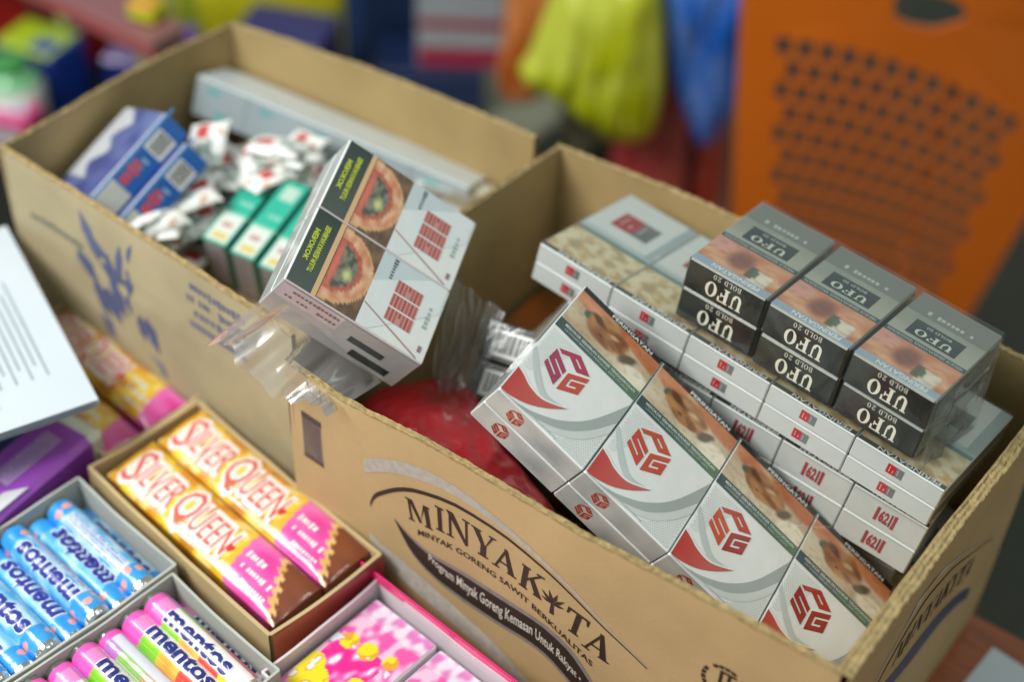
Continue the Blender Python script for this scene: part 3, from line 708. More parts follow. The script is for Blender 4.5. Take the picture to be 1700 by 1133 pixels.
for i, (x, y, z, tx, ty, yw, lab) in enumerate(((4.6, 13.9, 13.2, -.06, .05, .03, "third white carton down in the tall stack, jutting out to the left"),
                                          (6.0, 14.1, 9.2, -.03, .03, -.02, "fourth white carton down, deep inside the front box"),
                                          (5.4, 13.9, 5.3, 0, .0, .01, "lowest white carton on the floor of the front box"))):
    carton(lab, pose((x, y, z), tilt_cols(yw, tx, ty)), 4.7, 8.4, 1.9, 5, 2, 1)

# black packs on top
def black_pack(w_, h_, t_, top):
    m = MB(); mt = FW
    m.cbox((0, 0, -t_), (w_, h_, 0), mt, lin('262826'), c=.10, cols={'z+': lin('8F958C'), 'x+': lin('9A9B8C'), 'x-': lin('5A5D58')})
    if top:
        fr = lambda u, v, l: (w_ - u * w_, v * h_, l)
        m.rect(fr, .015, .012, .985, .085, mt, lin('9DB4C4'), .012)
        m.text(fr, "PERINGATAN", .45, .048, .6, .045, mt, C['white'], .02, bold=.02)
        m.art(fr, .015, .085, .985, .40, 30, 20, photo_ufo, mt, .012)
        m.rect(fr, .015, .40, .985, .455, mt, lin('38545A'), .012)
        m.text(fr, "MEROKOK SEBABKAN KANKER TENGGOROKAN", .5, .427, .9, .03, mt, C['lgrey'], .02)
        m.grid(lambda a, b: fr(.015 + .97 * a, .455 + .535 * b, .012), 12, 8, mt, lambda a, b: mix(lin('AEB2A2'), lin('858B84'), min(1, max(0, b * 1.1 + .3 * N3(a * 3, b * 3)))))
        m.rect(fr, .20, .49, .80, .68, mt, lin('2C4246'), .016)
        m.art(fr, .015, .74, .985, .97, 2, 2, lambda a, b: lin('7D847E'), mt, .016)
        serif_word(m, fr, "UFO", .28, .59, .44, .075, mt, lin('D7DCD0'), .022)
        m.text(fr, "BOLD 20", .5, .64, .3, .03, mt, lin('B8BFB6'), .022, bold=.02)
        scrib(m, fr, .5, .80, .56, .045, mt, lin('C4CAC0'), .022, 10, 4)
    fe = lambda u, v, l: (w_ - u, -l, -t_ + v)
    m.grid(lambda a, b: fe(.1 + (w_ - .2) * a, .1 + (t_ - .2) * b, .006), 14, 6, mt, lambda a, b: mix(lin('1B1E1C'), lin('3A3C38'), max(0, min(1, .4 + 1.2 * N3(a * 4, b * 2, w_)))))
    serif_word(m, fe, "UFO", 1.12, t_ * .64, 2.1, t_ * .46, mt, lin('DEDCC9'), .016)
    serif_word(m, fe, "BOLD 20", 1.35, t_ * .90, 1.6, t_ * .16, mt, lin('BDBCAC'), .016)
    return m
UF = dict(o=[13.93, 13.87, 24.19], d=[4.61, 6.916, 1.889], M=[[0.9963, 0.0542, 0.0665], [-0.0598, 0.9945, 0.0854], [-0.0615, -0.0891, 0.9941]])
ufo = thing("cigarette_carton", "shrink wrapped block of six black and grey cigarette packs on top of the white stack", "cigarette carton", pose(UF['o'], colsT(UF['M'])))
w_, h_, t_ = UF['d']
a = black_pack(w_ - .16, h_, t_ - .04, True).build("pack", ufo); b = black_pack(w_ - .16, h_, t_ - .04, False).build("pack", ufo)
rots = (.018, -.004, -.02)
for k in range(3):
    Mt = T(w_ * k + .08, 0, 0) @ Matrix.Rotation(rots[k], 4, 'Z')
    if k == 0: a.matrix_basis = Mt; b.matrix_basis = T(0, .06, -t_) @ Mt
    else: copy_part(a, ufo, Mt); copy_part(b, ufo, T(.05, .03 * k, -t_) @ Mt)
make_film_edge(ufo, (0, -.06, .13), (3 * w_, -.06, .13), (3 * w_, h_ + .05, .13), (0, h_ + .05, .13), wr=.12)
make_film_edge(ufo, (3 * w_ + .05, -.1, .13), (3 * w_ + .5, -.3, -2.4 * t_), (3 * w_ + .9, h_ * .8, -2.4 * t_), (3 * w_ + .05, h_, .13), "hazy_film", wr=.4)

# tilted white carton with photo strips, two packs tall
def photo_pack(w_, h_, t_):
    """x along pack width, y across the face from the warning end (y=0) to the foot, face z=0"""
    m = MB(); mt = FW
    m.cbox((0, 0, -t_), (w_, h_, 0), mt, lin('C9CDCB'), c=.07, cols={'z+': lin('E4E8E4'), 'y-': lin('B4BAB8'), 'x+': lin('D5CBCB')})
    fr = lambda u, v, l: (u * w_, v * h_, l)       # seen from outside, u x v is right handed already
    m.grid(lambda a, b: fr(.01 + .98 * a, .012 + .17 * b, .012), 8, 2, mt, lambda a, b: mix(lin('2B3B35'), lin('4A5650'), a))
    fw = lambda u, v, l: fr(1 - v, u, l)           # text runs across the strip
    ft = lambda u, v, l: fr(1 - u, 1 - v, l)       # upside down relative to x
    tf = lambda u, v, l: fr(1 - u, v, l)
    for i, s_ in enumerate(("MEROKOK", "SEBABKAN KANKER MULUT")):
        m.text(fr, s_, .46, .062 + i * .055, .62 if i else .42, .036, mt, lin('C6D634'), .02, bold=.03)
    m.rect(fr, .01, .182, .99, .215, mt, lin('DDB483'), .014)
    m.rect(fr, .01, .21, .99, .25, mt, lin('3C403A'), .013)
    m.art(fr, .01, .22, .99, .50, 34, 22, lambda a, b: photo_mouth(a, b), mt, .016)
    # diagonal pale panel and fine red line
    m.poly(fr, [(.01, .50), (.99, .50), (.99, .58), (.35, .98), (.01, .98)], mt, lin('DDE4E4'), .014)
    m.poly(fr, [(.01, .50), (.42, .50), (.01, .86)], mt, lin('C5D2D6'), .018)
    m.poly(fr, [(.70, .505), (.72, .505), (.99, .94), (.97, .94)], mt, lin('B08C86'), .022)
    # striped numerals: letters cut from horizontal bars
    for (u0, u1) in ((.24, .40), (.42, .58), (.60, .76)): m.rect(fr, u0, .655, u1, .845, mt, lin('C08C84'), .020)
    for i in range(7):
        v0 = .66 + i * .027
        for (u0, u1) in ((.24, .40), (.42, .58), (.60, .76)):
            gap = (i == 3) and (u0 < .38 or u0 > .5)
            m.rect(fr, u0, v0, u1 if not gap else (u0 + .07), v0 + .015, mt, lin('A84842') if i % 2 else lin('B85A50'), .022)
            if gap and u0 > .6: m.rect(fr, u1 - .06, v0, u1, v0 + .018, mt, lin('B0655E'), .022)
    scrib(m, fr, .15, .60, .24, .03, mt, lin('4C5456'), .022, 6, 5)
    scrib(m, fr, .48, .92, .3, .03, mt, lin('9FB3B2'), .022, 5, 8)
    m.rect(fr, .82, .93, .90, .955, mt, lin('9A7A76'), .022)
    return m
RD = dict(o=[-3.19, 8.8, 26.19], d=[4.766, 7.926, 1.481], M=[[0.3573, 0.7279, 0.5852], [-0.9174, 0.3911, 0.0738], [-0.1752, -0.5632, 0.8075]])
rc = thing("cigarette_carton", "tilted white carton with mouth photo strips perched where the two boxes meet", "cigarette carton", pose(RD['o'], colsT(RD['M'])))
w_, h_, t_ = RD['d']
a = photo_pack(w_ - .04, h_, t_ - .03).build("pack", rc)
for k in range(2):
    for l in range(2):
        if k or l: copy_part(a, rc, T(k * w_, 0, -l * t_))
pm = MB()      # printed end label seen through the wrap
fe = lambda u, v, l: (2 * w_ + l, u, -v)
pm.rect(fe, .1, .1, h_ - .1, 2 * t_ - .1, FW, lin('BDB7B4'), .03); pm.rect(fe, .1, .1, h_ * .45, 1.3, FW, lin('D8C3C4'), .035)
for i in range(2): scrib(pm, fe, h_ * .24, .45 + i * .5, h_ * .34, .22, FW, lin('8A6A6C'), .045, 12, i)
pm.rect(fe, h_ * .55, 1.0, h_ * .8, 1.5, FW, lin('3E4240'), .04); pm.rect(fe, h_ * .62, 1.9, h_ * .9, 2.5, FW, lin('2E3230'), .04)
pm.build("end_label", rc)
# loose wrap hanging from its lower end
Mi = pose(RD['o'], colsT(RD['M'])).inverted()
def worldpt(p): v = Mi @ (Vector(p) * S); return v / S
C1_, C2_ = Vector((2 * w_ + .06, -.05, -.9 * t_)), Vector((2 * w_ + .06, h_ * .92, -2 * t_ + .05))
def hang(a, b):
    top = C1_ * (1 - a) + C2_ * a
    bw = [Vector((-3.35, -1.5, 19.75)), Vector((.35, -1.2, 19.0)), Vector((4.0, -1.0, 18.6))]
    k2 = a * 2; bot_w = bw[0] * (1 - k2) + bw[1] * k2 if k2 < 1 else bw[1] * (2 - k2) + bw[2] * (k2 - 1)
    bot_w = bot_w + Vector((0, 0, .45 * math.sin(a * 8.5) + .12 * N3(a * 16, 1, 8)))
    v = top * (1 - b) + worldpt(bot_w) * b
    k = min(1, b * 1.6)
    w3 = Vector((0, -(.9 * abs(N3(a * 4.5, b * .7, 5)) + .55 * N3(a * 11, b * .5, 9)) - .25, .1 * N3(a * 8, b, 3))) * k
    return v + (worldpt(w3 + Vector((0, 0, 0))) - worldpt(Vector((0, 0, 0))))
m = MB(); m.grid(hang, 110, 40, "loose_clear_film")
m.build("loose_film", rc)

# small black packs with bar codes in a clear bag
ex_ = Vector((.97, .24, 0)).normalized(); dn = Vector((.30, -.69, -.66)); dn = (dn - ex_ * dn.dot(ex_)).normalized(); ez_ = -dn; ey_ = ez_.cross(ex_)
bx = pose((5.0, 10.0, 17.8), [tuple(ex_), tuple(ey_), tuple(ez_)])
bp = thing("cigarette_carton", "black packs with two white bar codes in torn clear wrap, behind the red bag", "cigarette carton", bx)
m = MB(); m.cbox((0, 0, -2.1), (4.6, 5, 0), FW, lin('171B1A'), c=.08)
fe = lambda u, v, l: (u, -l, -v)
barcode(m, fe, .5, .4, 3.3, 1.8, FW, .014, 3); first = m.build("pack", bp)
copy_part(first, bp, T(.1, 0, -2.15))
m = MB()
def bagf(a, b):      # slack wrap falling away to the left of the packs
    p = Vector((.7 - 3.9 * a, -.15 - .2 * a, .5 - 5.2 * b)) + Vector((1.2 * a * b, 0, 1.2 * a * (1 - b)))
    k = min(1, a * 2.5) + .08
    p += Vector((.25 * N3(a * 5, b * 5, 1), 0, .25 * N3(a * 5, b * 5, 4))) ; p.y -= k * (.75 * abs(N3(a * 6, b * 1.6, 7)) + .3 * N3(a * 15, b * 2.2, 7)) - .9 * a; return p
m.grid(bagf, 56, 44, "hazy_film"); m.build("film", bp)
# orange and brown carton showing dimly below
m = MB(); m.cbox((0, 0, 0), (5.5, 14, 9.5), PR, lin('7A5A30'), c=.08, cols={'z+': lin('6C5028')})
m.art(lambda u, v, l: (u, 14 - v, 9.5 + l), .2, .2, 5.3, 13.8, 20, 40, lambda a, b: mix(lin('74562C'), lin('B4642A'), max(0, min(1, .3 + 1.6 * N3(a * 2, b * 5, 61)))), PR, .012)
o = m.build("snack_carton", None, pose((.55, 8.4, .35), yaw=.0)); tag(o, "brown and orange carton at the bottom of the front box behind the clear wrapped packs", "carton")

# crumpled soft bags -------------------------------------------------
def soft_bag(name, label, cat, outline, zb, zt, seed, mat, colfn, rough=.5, n=46, power=1.0, fold=1.0, group=None):
    """a heap of thin plastic: outline polygon seen from above, domed and creased"""
    cx = sum(p[0] for p in outline) / len(outline); cy = sum(p[1] for p in outline) / len(outline)
    ol = resample([*outline, outline[0]], 96)
    m = MB()
    def f(a, b):
        p = ol[int(round(a * 96)) % 96]; r = b
        x = cx + (p[0] - cx) * math.sin(r * math.pi / 2) ** .8; y = cy + (p[1] - cy) * math.sin(r * math.pi / 2) ** .8
        h = math.cos(r * math.pi / 2) ** power
        z = zb + (zt - zb) * h
        e = (zt - zb) * .2 * fold
        z += e * (N3(x * .35, y * .35, seed) * 1.3 + .6 * N3(x * .9, y * .9, seed + 3) - .35 * abs(N3(x * 1.6, y * 1.6, seed + 6))) * (1 - r ** 4)
        x += .25 * fold * N3(x, z, seed); y += .25 * fold * N3(y, z, seed + 1)
        return (x, y, z)
    m.grid(f, 96, n, mat, lambda a, b: colfn(*f(a, b)))
    return tag(m.build(name), label, cat, group)
soft_bag("plastic_bag", "shiny red plastic bag crumpled inside the front box beside the white carton", "plastic bag",
         [(3.0, 2.2), (8, 1.4), (13.5, 1.3), (15.5, 1.2), (15.0, 3.0), (12, 4.8), (8.6, 6.0), (5.6, 8.0), (3.2, 7.6), (1.6, 5), (1.6, 2)], 8.5, 15.4, 3, "red_plastic", lambda x, y, z: C['red'], power=.12, fold=.26)
def white_print(x, y, z):
    c = rgb('F2F5F0'); a = N3(x * .45, y * .45, 91); b = N3(x * .9, y * .5, 55)
    if a > .42: c = mix(c, rgb('D2503F'), .7)
    elif b > .30: c = mix(c, rgb('D9B18E'), .7)
    elif b < -.33: c = mix(c, rgb('8FA39B'), .7)
    return lin(c)
m = MB(); m.cbox((-20.8, 2.9, .4), (-14.2, 13.0, 12.2), "corrugated_board", c=.1)
tag(m.build("small_carton"), "plain carton under the heap of small white packets", "carton")
m = MB()
def pil(a, b, sd):
    e = (math.sin(math.pi * a) * math.sin(math.pi * b)) ** .4
    return (3.4 * a + .1 * N3(b * 4, sd), 2.5 * b + .1 * N3(a * 4, sd, 2), sd * .42 * e + .12 * N3(a * 3, b * 3, sd) * e)
def pcol(a, b):
    c = rgb('F8FAF6'); n = N3(a * 3, b * 3, 140)
    if .12 < a < .42 and .3 < b < .62: c = rgb('C8463E')
    elif n > .22: c = rgb('A9B5AE')
    elif n < -.3: c = rgb('E2B9A2')
    if .55 < a < .9 and .66 < b < .74: c = rgb('6C7C76')
    return lin(c)
m.grid(lambda a, b: pil(a, b, 1), 22, 16, PR, pcol); m.grid(lambda a, b: pil(a, 1 - b, -1), 22, 16, PR, lambda a, b: pcol(1 - a, b))
pk0 = None; rp = random.Random(21)
for i in range(52):
    t = rp.random(); y0_ = 5.6 + 11.4 * t; x0_ = -18.6 + 3.3 * rp.random() + (max(0, y0_ - 11) * .45)
    z0_ = 13.3 + 4.0 * (i / 52) + .6 * rp.random() - (.9 if y0_ < 8 else 0)
    Mx = pose((x0_, y0_, z0_), tilt_cols(rp.random() * 6.28, rp.uniform(-.35, .35), rp.uniform(-.35, .35))) @ T(-1.7, -1.25, 0)
    if pk0 is None: pk0 = m.build("sweet_packet"); pk0.matrix_world = Mx; o_ = pk0
    else: o_ = pk0.copy(); COL.objects.link(o_); o_.matrix_world = Mx
    tag(o_, "small white packet with red mark in the heap between blue carton and teal packs", "packet", "small white packets heaped in the far box")
soft_bag("plastic_bag", "pale green packet with a red corner behind the white bag in the far box", "plastic bag",
         [(-16.5, 14.5), (-12.0, 12.5), (-10.6, 15.0), (-12.5, 18.5), (-16, 19)], 5, 14.0, 27, "thin_bag_plastic",
         lambda x, y, z: lin('C43A40') if x < -15.2 and y > 16.6 else lin('C3CBA4'), power=.5, fold=.5)

# teal packs standing on edge ------------------------------------------
TL = dict(o=[-13.84, 7.44, 15.32], d=[1.723, 6.276, 3.913], M=[[0.9813, -0.169, 0.092], [0.1827, 0.9682, -0.1708], [-0.0602, 0.1844, 0.981]])
def teal_pack():
    w_, h_, t_ = 1.72, 6.3, 3.9; m = MB(); g = lin('16A085'); gd = lin('0C6B58')
    m.cbox((0, 0, -t_), (w_, h_, 0), FW, g, c=.07, cols={'z+': lin('2DB79B'), 'x-': gd, 'x+': gd, 'y-': lin('A9A2A4')})
    fr = lambda u, v, l: (u * w_, v * h_, l)
    m.rect(fr, .1, .02, .9, .36, FW, lin('DDE4DC'), .012); m.rect(fr, .25, .05, .8, .13, FW, lin('DCCB7C'), .016)
    m.rect(fr, .3, .20, .7, .26, FW, lin('C69A94'), .016)
    m.rect(fr, .02, .36, .98, .39, FW, lin('7FD0B8'), .012)
    m.rect(fr, .25, .74, .8, .92, FW, lin('BCD8CC'), .012); scrib(m, fr, .52, .52, .5, .06, FW, lin('9FE0CC'), .014, 6, 2)
    fe = lambda u, v, l: (u, -l, -v)
    m.rect(fe, .28, .1, w_ - .28, t_ - .1, FW, lin('A89FA4'), .012)
    for i in range(3): m.rect(fe, .45 + i * .32, .25, .53 + i * .32, t_ - .4, FW, lin('8A8488'), .016)
    m.rect(fe, .02, .02, .2, t_ - .05, FW, gd, .014); m.rect(fe, w_ - .2, .02, w_ - .02, t_ - .05, FW, gd, .014)
    return m
tp = teal_pack().build("cigarette_pack"); ct = colsT(TL['M']); o0 = Vector(TL['o'])
labs = ("leftmost of the three teal packs standing on edge in the far box", "middle one of the three teal packs standing on edge in the far box",
        "right hand teal pack on edge, partly behind the tilted white carton")
for k in range(3):
    o = tp if k == 0 else tp.copy()
    if k: COL.objects.link(o)
    oo = o0 + Vector(ct[0]) * 1.98 * k + Vector(ct[1]) * (-.15 * k)
    o.matrix_world = pose(oo, ct); tag(o, labs[k], "cigarette pack", "teal packs on edge")
m = MB(); m.cbox((-16.5, 4.2, .4), (-6.8, 13.6, 10.9), "corrugated_board", c=.1)
tag(m.build("small_carton"), "plain small brown carton under the teal packs", "carton")

# blue carton: two layers, bar codes --------------------------------------
B0, T0, L0 = Vector((-17.9, 3.3, 18.6)), Vector((-17.5, 9.2, 21.4)), Vector((-23.6, 7.4, 16.6))
ux = (T0 - B0).normalized(); uy = ((L0 - B0) - ux * (L0 - B0).dot(ux)).normalized(); uz = ux.cross(uy)
if uz.z < 0: uz = -uz
# local: x along long side, y to the left, z up
ex, ey = ux, uz.cross(ux)
bl = thing("cigarette_carton", "blue carton in two staggered layers with bar codes, left end of the far box", "cigarette carton", pose(B0, [ex, ey, uz]))
LL_ = (T0 - B0).length
def blue_layer():
    m = MB(); t_ = 1.85; wid = 6.6
    m.cbox((0, 0, -t_), (LL_, wid, 0), FW, lin('1B62B4'), c=.08, cols={'z+': lin('A9AFC0')})
    fs = lambda u, v, l: (u, -l, -v)
    m.rect(fs, .1, .12, 1.7, t_ - .12, FW, lin('C9CCC6'), .012); m.rect(fs, .1, .1, 7, .25, FW, lin('5E9BDA'), .014)
    barcode(m, fs, LL_ - 2.3, .35, LL_ - .9, t_ - .2, FW, .016, 8)
    scrib(m, fs, 2.5, .8, 1.2, .8, FW, lin('D6504A'), .016, 3, 6); scrib(m, fs, 3.6, 1.0, .9, .5, FW, lin('9CC4EC'), .016, 4, 7)
    ft_ = lambda u, v, l: (u, wid - v, l)
    def tc(a, b):
        zig = .50 + .26 * abs(((a * 3) % 1) - .5) * 2
        if b < 1 - zig and a > .15: return lin('D3D8E0')
        return mix(lin('2E4396'), lin('6478B4'), max(0, min(1, .4 + N3(a * 5, b * 4, 71))))
    m.art(ft_, .1, .1, LL_ - .1, wid - .1, 40, 24, tc, FW, .012)
    return m
a = blue_layer().build("pack_layer", bl); copy_part(a, bl, T(-.5, -.45, -1.9))
m = MB(); m.cbox((-23.4, 3.4, .4), (-16.9, 12, 12.2), "corrugated_board", c=.1)
tag(m.build("small_carton"), "plain brown carton propping up the blue carton", "carton")

# long grey carton by the back wall and packs around -------------------------
gc = thing("cigarette_carton", "long grey carton with teal marks leaning along the back wall of the far box", "cigarette carton",
           pose((-23.3, 16.9, 17.7), tilt_cols(.17, -.35, .085)))
gl_ = 19.5
m = MB(); m.cbox((0, 0, -2.6), (gl_, 3.4, 0), FW, lin('A9B4BA'), c=.08, cols={'z+': lin('C9D6DC'), 'y-': lin('9AA6AA'), 'x+': lin('B8BEBF')}); 
fs = lambda u, v, l: (u, -l, -v)
for i in range(5):
    m.rect(fs, .9 + i * 3.9, .5, 1.9 + i * 3.9, .8, FW, lin('4FA7A4'), .012); m.rect(fs, 1.6 + i * 3.9, 1.9, 2.6 + i * 3.9, 2.2, FW, lin('4FA7A4'), .012)
    m.rect(fs, 3.85 + i * 3.9, .05, 3.9 + i * 3.9, 2.5, FW, lin('6F7B80'), .012)
m.build("packs", gc)
for i, (x, y, z, yaw, c1, c2, lab) in enumerate((
        (-6.6, 15.6, 16.4, .2, 'C2C8C4', '6E6A60', "small pale pack beyond the right end of the long grey carton"),
        (-4.9, 18.2, 16.0, .1, '8E8878', 'C4C8B8', "dull brown and cream pack in the back corner of the far box"),
        (-19.0, 15.2, 11.2, .3, '3A3474', '504C96', "dark violet pack under the long grey carton, nearer its middle"),
        (-11.0, 15.8, 12.4, .15, '3B3570', '6A66A8', "dark violet pack under the right end of the long grey carton"),
        (-7.5, 12.5, 12.8, -.1, '2F2C5C', '4A4680', "violet pack lying behind the tilted white carton"))):
    m = MB(); m.cbox((0, 0, -2), (4.6, 4.2, 0), FW, lin(c1), c=.07)
    m.rect(lambda u, v, l: (u, 4.2 - v, l), .5, .5, 3.8, 2.0, FW, lin(c2), .012); m.rect(lambda u, v, l: (u, -l, -v), .4, .4, 3.9, 1.4, FW, lin(c2), .012)
    tag(m.build("cigarette_pack", None, pose((x, y, z), tilt_cols(yaw, -.2, .05))), lab, "cigarette pack")
for i, (a0, b0) in enumerate((((-22.6, 13.6, .4), (-13.6, 20.2, 8.9)), ((-13.0, 14.2, .4), (-2.4, 21.6, 9.8)))):
    m = MB(); m.cbox(a0, b0, PR, lin('4B4668'), c=.1)
    for q in range(4):
        u0 = a0[0] + (b0[0] - a0[0]) * q / 4
        m.rect(lambda u, v, l: (u, -v, b0[2] + l), u0 + .1, -b0[1] + .2, u0 + 1.9, -a0[1] - .2, PR, lin('544E86' if q % 2 else '6B6480'), .012)
    tag(m.build("small_carton"), ("dark violet carton at the bottom of the far box by its left back corner", "dark violet carton at the bottom of the far box by its right back corner")[i], "carton")

# ================================================================== SWEETS IN FRONT
def tray(name, label, o, yaw, Lx, Wy, Hh, mat, th=.12, col=None, right_col=None, cat="display box", rim_mat=None):
    """open box, origin at its front-left top corner (x to the right, y away)"""
    root = thing(name, label, cat, pose(o, yaw=yaw))
    col = col or C['card']; rm = rim_mat or mat
    def wall(a, b, nm):
        m = MB(); ax = Vector(a); bx_ = Vector(b); d = (bx_ - ax); n = Vector((d.y, -d.x)).normalized(); Ln = d.length
        def f(side):
            def g(u, v):
                p = ax + d * u + n * (side * th / 2 + .12 * math.sin(math.pi * u) * (1 - v) + .05 * N3(u * 3, v, Ln)); z = -Hh * v + (.10 * N3(u * Ln * .4, 2, Ln) if v == 0 else 0)
                return (p.x, p.y, z)
            return g
        m.grid(f(1), 16, 4, mat, col); m.grid(f(-1), 16, 4, mat, col)
        m.grid(lambda u, v: (Vector(f(1)(u, 0)) * (1 - v) + Vector(f(-1)(u, 0)) * v), 16, 1, rm, col)
        return m.build(nm, root)
    wall((0, 0), (Lx, 0), "front_wall"); wall((0, Wy), (Lx, Wy), "back_wall"); wall((0, 0), (0, Wy), "side_wall"); sw = wall((Lx, 0), (Lx, Wy), "side_wall")
    m = MB(); m.face([(0, 0, -Hh + .05), (Lx, 0, -Hh + .05), (Lx, Wy, -Hh + .05), (0, Wy, -Hh + .05)], mat, col); m.build("bottom_panel", root)
    return root, sw
# chocolate bar tray
tr, sw = tray("display_box", "brown card tray holding two long yellow chocolate bars", (-9.6, -5.9, 10.0), -.137, 15.2, 7.2, 5.2, "thin_board", .2)
m = MB()
for (v0, v1, c0) in ((.05, 5.1, 'B5442E'),):
    m.grid(lambda a, b: (15.2 + .25, 7.2 * a, -(v0 + (v1 - v0) * b)), 20, 8, PR, lambda a, b: mix(lin('C2603A'), lin('A81F48'), max(0, min(1, a * 1.2 - .2 + .2 * N3(a * 4, b * 4)))))
m.build("printed_front", tr)
def bar_col(a, b):
    n = N3(a * 9, b * 3.2, 101); n2 = N3(a * 16, b * 6, 107)
    if a > .66:
        edge = .80 + .16 * b + .012 * math.sin(b * 40)
        if a < edge: c = mix(rgb('F27CC4'), rgb('E23C9E'), min(1, max(0, .5 + n)))
        elif a < edge + .03: c = mix(rgb('D9A85C'), rgb('F0CE8C'), .5 + n2)
        else: c = mix(rgb('8A4A2C'), rgb('6B3320'), .5 + n)
        if a < .66 + .05 * b: c = mix(rgb('F2C230'), rgb('E8A01C'), .5 + n)
    else:
        c = mix(rgb('F5CF3A'), rgb('DE951C'), min(1, max(0, .5 + 1.6 * n)))
        if n2 > .28: c = mix(c, rgb('B56A22'), .6)
        if n2 < -.25: c = mix(c, rgb('FBEBA0'), .7)
    return lin(c)
def choc_bar(L_=13.8, W_=3.15, k=1.0):
    m = MB(); bc = lambda a, b: bar_col(a * k, b)
    def zf(u, v): return .42 * (math.sin(math.pi * min(max(v, 0), 1)) ** .45) * min(1, (u * 9 + .02)) ** .4 * min(1, ((1 - u) * 9 + .02)) ** .4 + .05 * N3(u * 7, v * 2.5, 9)
    fr = lambda u, v, l: (u * L_, W_ - v * W_, zf(u, v) + l)
    m.grid(lambda a, b: fr(a, b, 0), 110, 26, GW, bc)
    m.grid(lambda a, b: (a * L_, 0, zf(a, 1) - 2.6 * b), 20, 4, GW, lambda a, b: bar_col(a, .98))
    m.grid(lambda a, b: (a * L_, W_, zf(a, 0) - 2.6 * b), 20, 4, GW, lambda a, b: bar_col(a, .02))
    m.grid(lambda a, b: (0, a * W_, zf(0, 1 - a) - 2.6 * b), 6, 2, GW, C['tan']); m.grid(lambda a, b: (L_, a * W_, zf(1, 1 - a) - 2.6 * b), 6, 2, GW, lin('7A3A22'))
    st = (.05, .12)
    def wp(u, v): return (u, v)
    for body, u, wd, ht in (("S", .075, .07, .72), ("ILVER", .215, .20, .52), ("Q", .375, .095, .78), ("UEEN", .53, .20, .52)):
        m.text(fr, body, u, .52, wd + .018, ht + .20, GW, lin('FBEFE8'), .02, bold=.12, step=st)
        m.text(fr, body, u, .52, wd, ht, GW, lin('E2625A'), .045, bold=.0, step=st)
    m.text(fr, "\u2665", .64, .56, .03, .16, GW, lin('E23030'), .045, step=st)
    scrib(m, fr, .755, .40, .10, .13, GW, C['white'], .03, 5, 3, step=st); scrib(m, fr, .80, .62, .15, .11, GW, C['white'], .03, 9, 4, step=st); scrib(m, fr, .84, .82, .14, .07, GW, C['white'], .03, 9, 5, step=st)
    return m
cbm = choc_bar(); bar0 = cbm.build("chocolate_bar"); bar0.matrix_world = pose((-8.9, -5.4, 9.35), tilt_cols(-.125, .10, .02))
tag(bar0, "yellow wrapped chocolate bar with pink banner, nearer one in the brown tray", "chocolate bar", "yellow chocolate bars")
def dup_thing(src, M_, label, cat, group=None):
    c = src.copy(); COL.objects.link(c); c.matrix_world = M_; return tag(c, label, cat, group)
dup_thing(bar0, pose((-8.3, -2.2, 9.75), tilt_cols(-.125, .06, .02)), "yellow wrapped chocolate bar with pink banner, against the tall box in the brown tray", "chocolate bar", "yellow chocolate bars")
# second tray behind to the left
tray("display_box", "brown card tray of chocolate bars half hidden by the white papers", (-22.0, -3.0, 9.4), -.12, 12.0, 6.4, 5.2, "thin_board", .2)
bar1 = choc_bar(11.2, 2.9, .78).build("chocolate_bar")
bar1.matrix_world = pose((-21.4, .05, 8.9), tilt_cols(-.12, .05, .02)); tag(bar1, "yellow chocolate bar in the rear tray, beside the blue printed box", "chocolate bar", "yellow chocolate bars")
0 and dup_thing(bar0, pose((-23.5, .3, 8.9), tilt_cols(-.12, .05, .02)), "yellow chocolate bar in the rear tray, beside the blue printed box", "chocolate bar", "yellow chocolate bars")
dup_thing(bar1, pose((-22.2, -2.9, 8.2), tilt_cols(-.12, .05, .02)), "reddish chocolate bar in the rear tray poking from under the papers", "chocolate bar", "yellow chocolate bars")

# mint rolls ---------------------------------------------------------------
RR = .78; RL = 7.25
def mint_col(a, b):       # a along, b around
    n = N3(a * 7, math.sin(b * 6.283) * 1.5, math.cos(b * 6.283) * 1.5 + 200); n2 = N3(a * 16, math.sin(b * 6.283) * 2.2 + 9, math.cos(b * 6.283) * 2.2)
    c = mix(rgb('4FB0EA'), rgb('BFE3F8'), min(1, max(0, .45 + 1.8 * n)))
    if a < .14 or a > .84: c = mix(rgb('1E8FE0'), rgb('3FA6EA'), .5 + n)
    for (x, y, rx, ry) in ((.08, .20, .03, .06), (.10, .34, .03, .05), (.90, .15, .03, .05), (.87, .28, .035, .05), (.92, .42, .03, .05), (.09, .7, .03, .05), (.88, .66, .035, .05), (.91, .82, .03, .05)):
        if ((a - x) / rx) ** 2 + ((b - y) / ry) ** 2 < 1: c = rgb('F0A49C')
    return lin(c)
def fruit_col(a, b):
    n = N3(a * 7, b * 5, 300)
    if .02 < b < .32:
        if a < .2: c = rgb('F05CC0')
        elif a < .38: c = mix(rgb('C6E81E'), rgb('7FC81C'), .5 + n)
        elif a < .60: c = mix(rgb('F59A24'), rgb('F2C04A'), .5 + n)
        elif a < .80: c = mix(rgb('F0402C'), rgb('E84C3C'), .5 + n)
        else: c = rgb('F4DC20')
    elif .50 < b < .78:
        c = rgb('D8DCEE') if .56 < b < .68 else rgb('B26CC4' if a < .2 else ('7FB24A' if a < .45 else ('B88A5C' if a < .7 else 'D8504A')))
    else: c = rgb('EE8ACB') if a < .2 else rgb('F2EEF0')
    if a < .06: c = rgb('E85AB8')
    return lin(c)
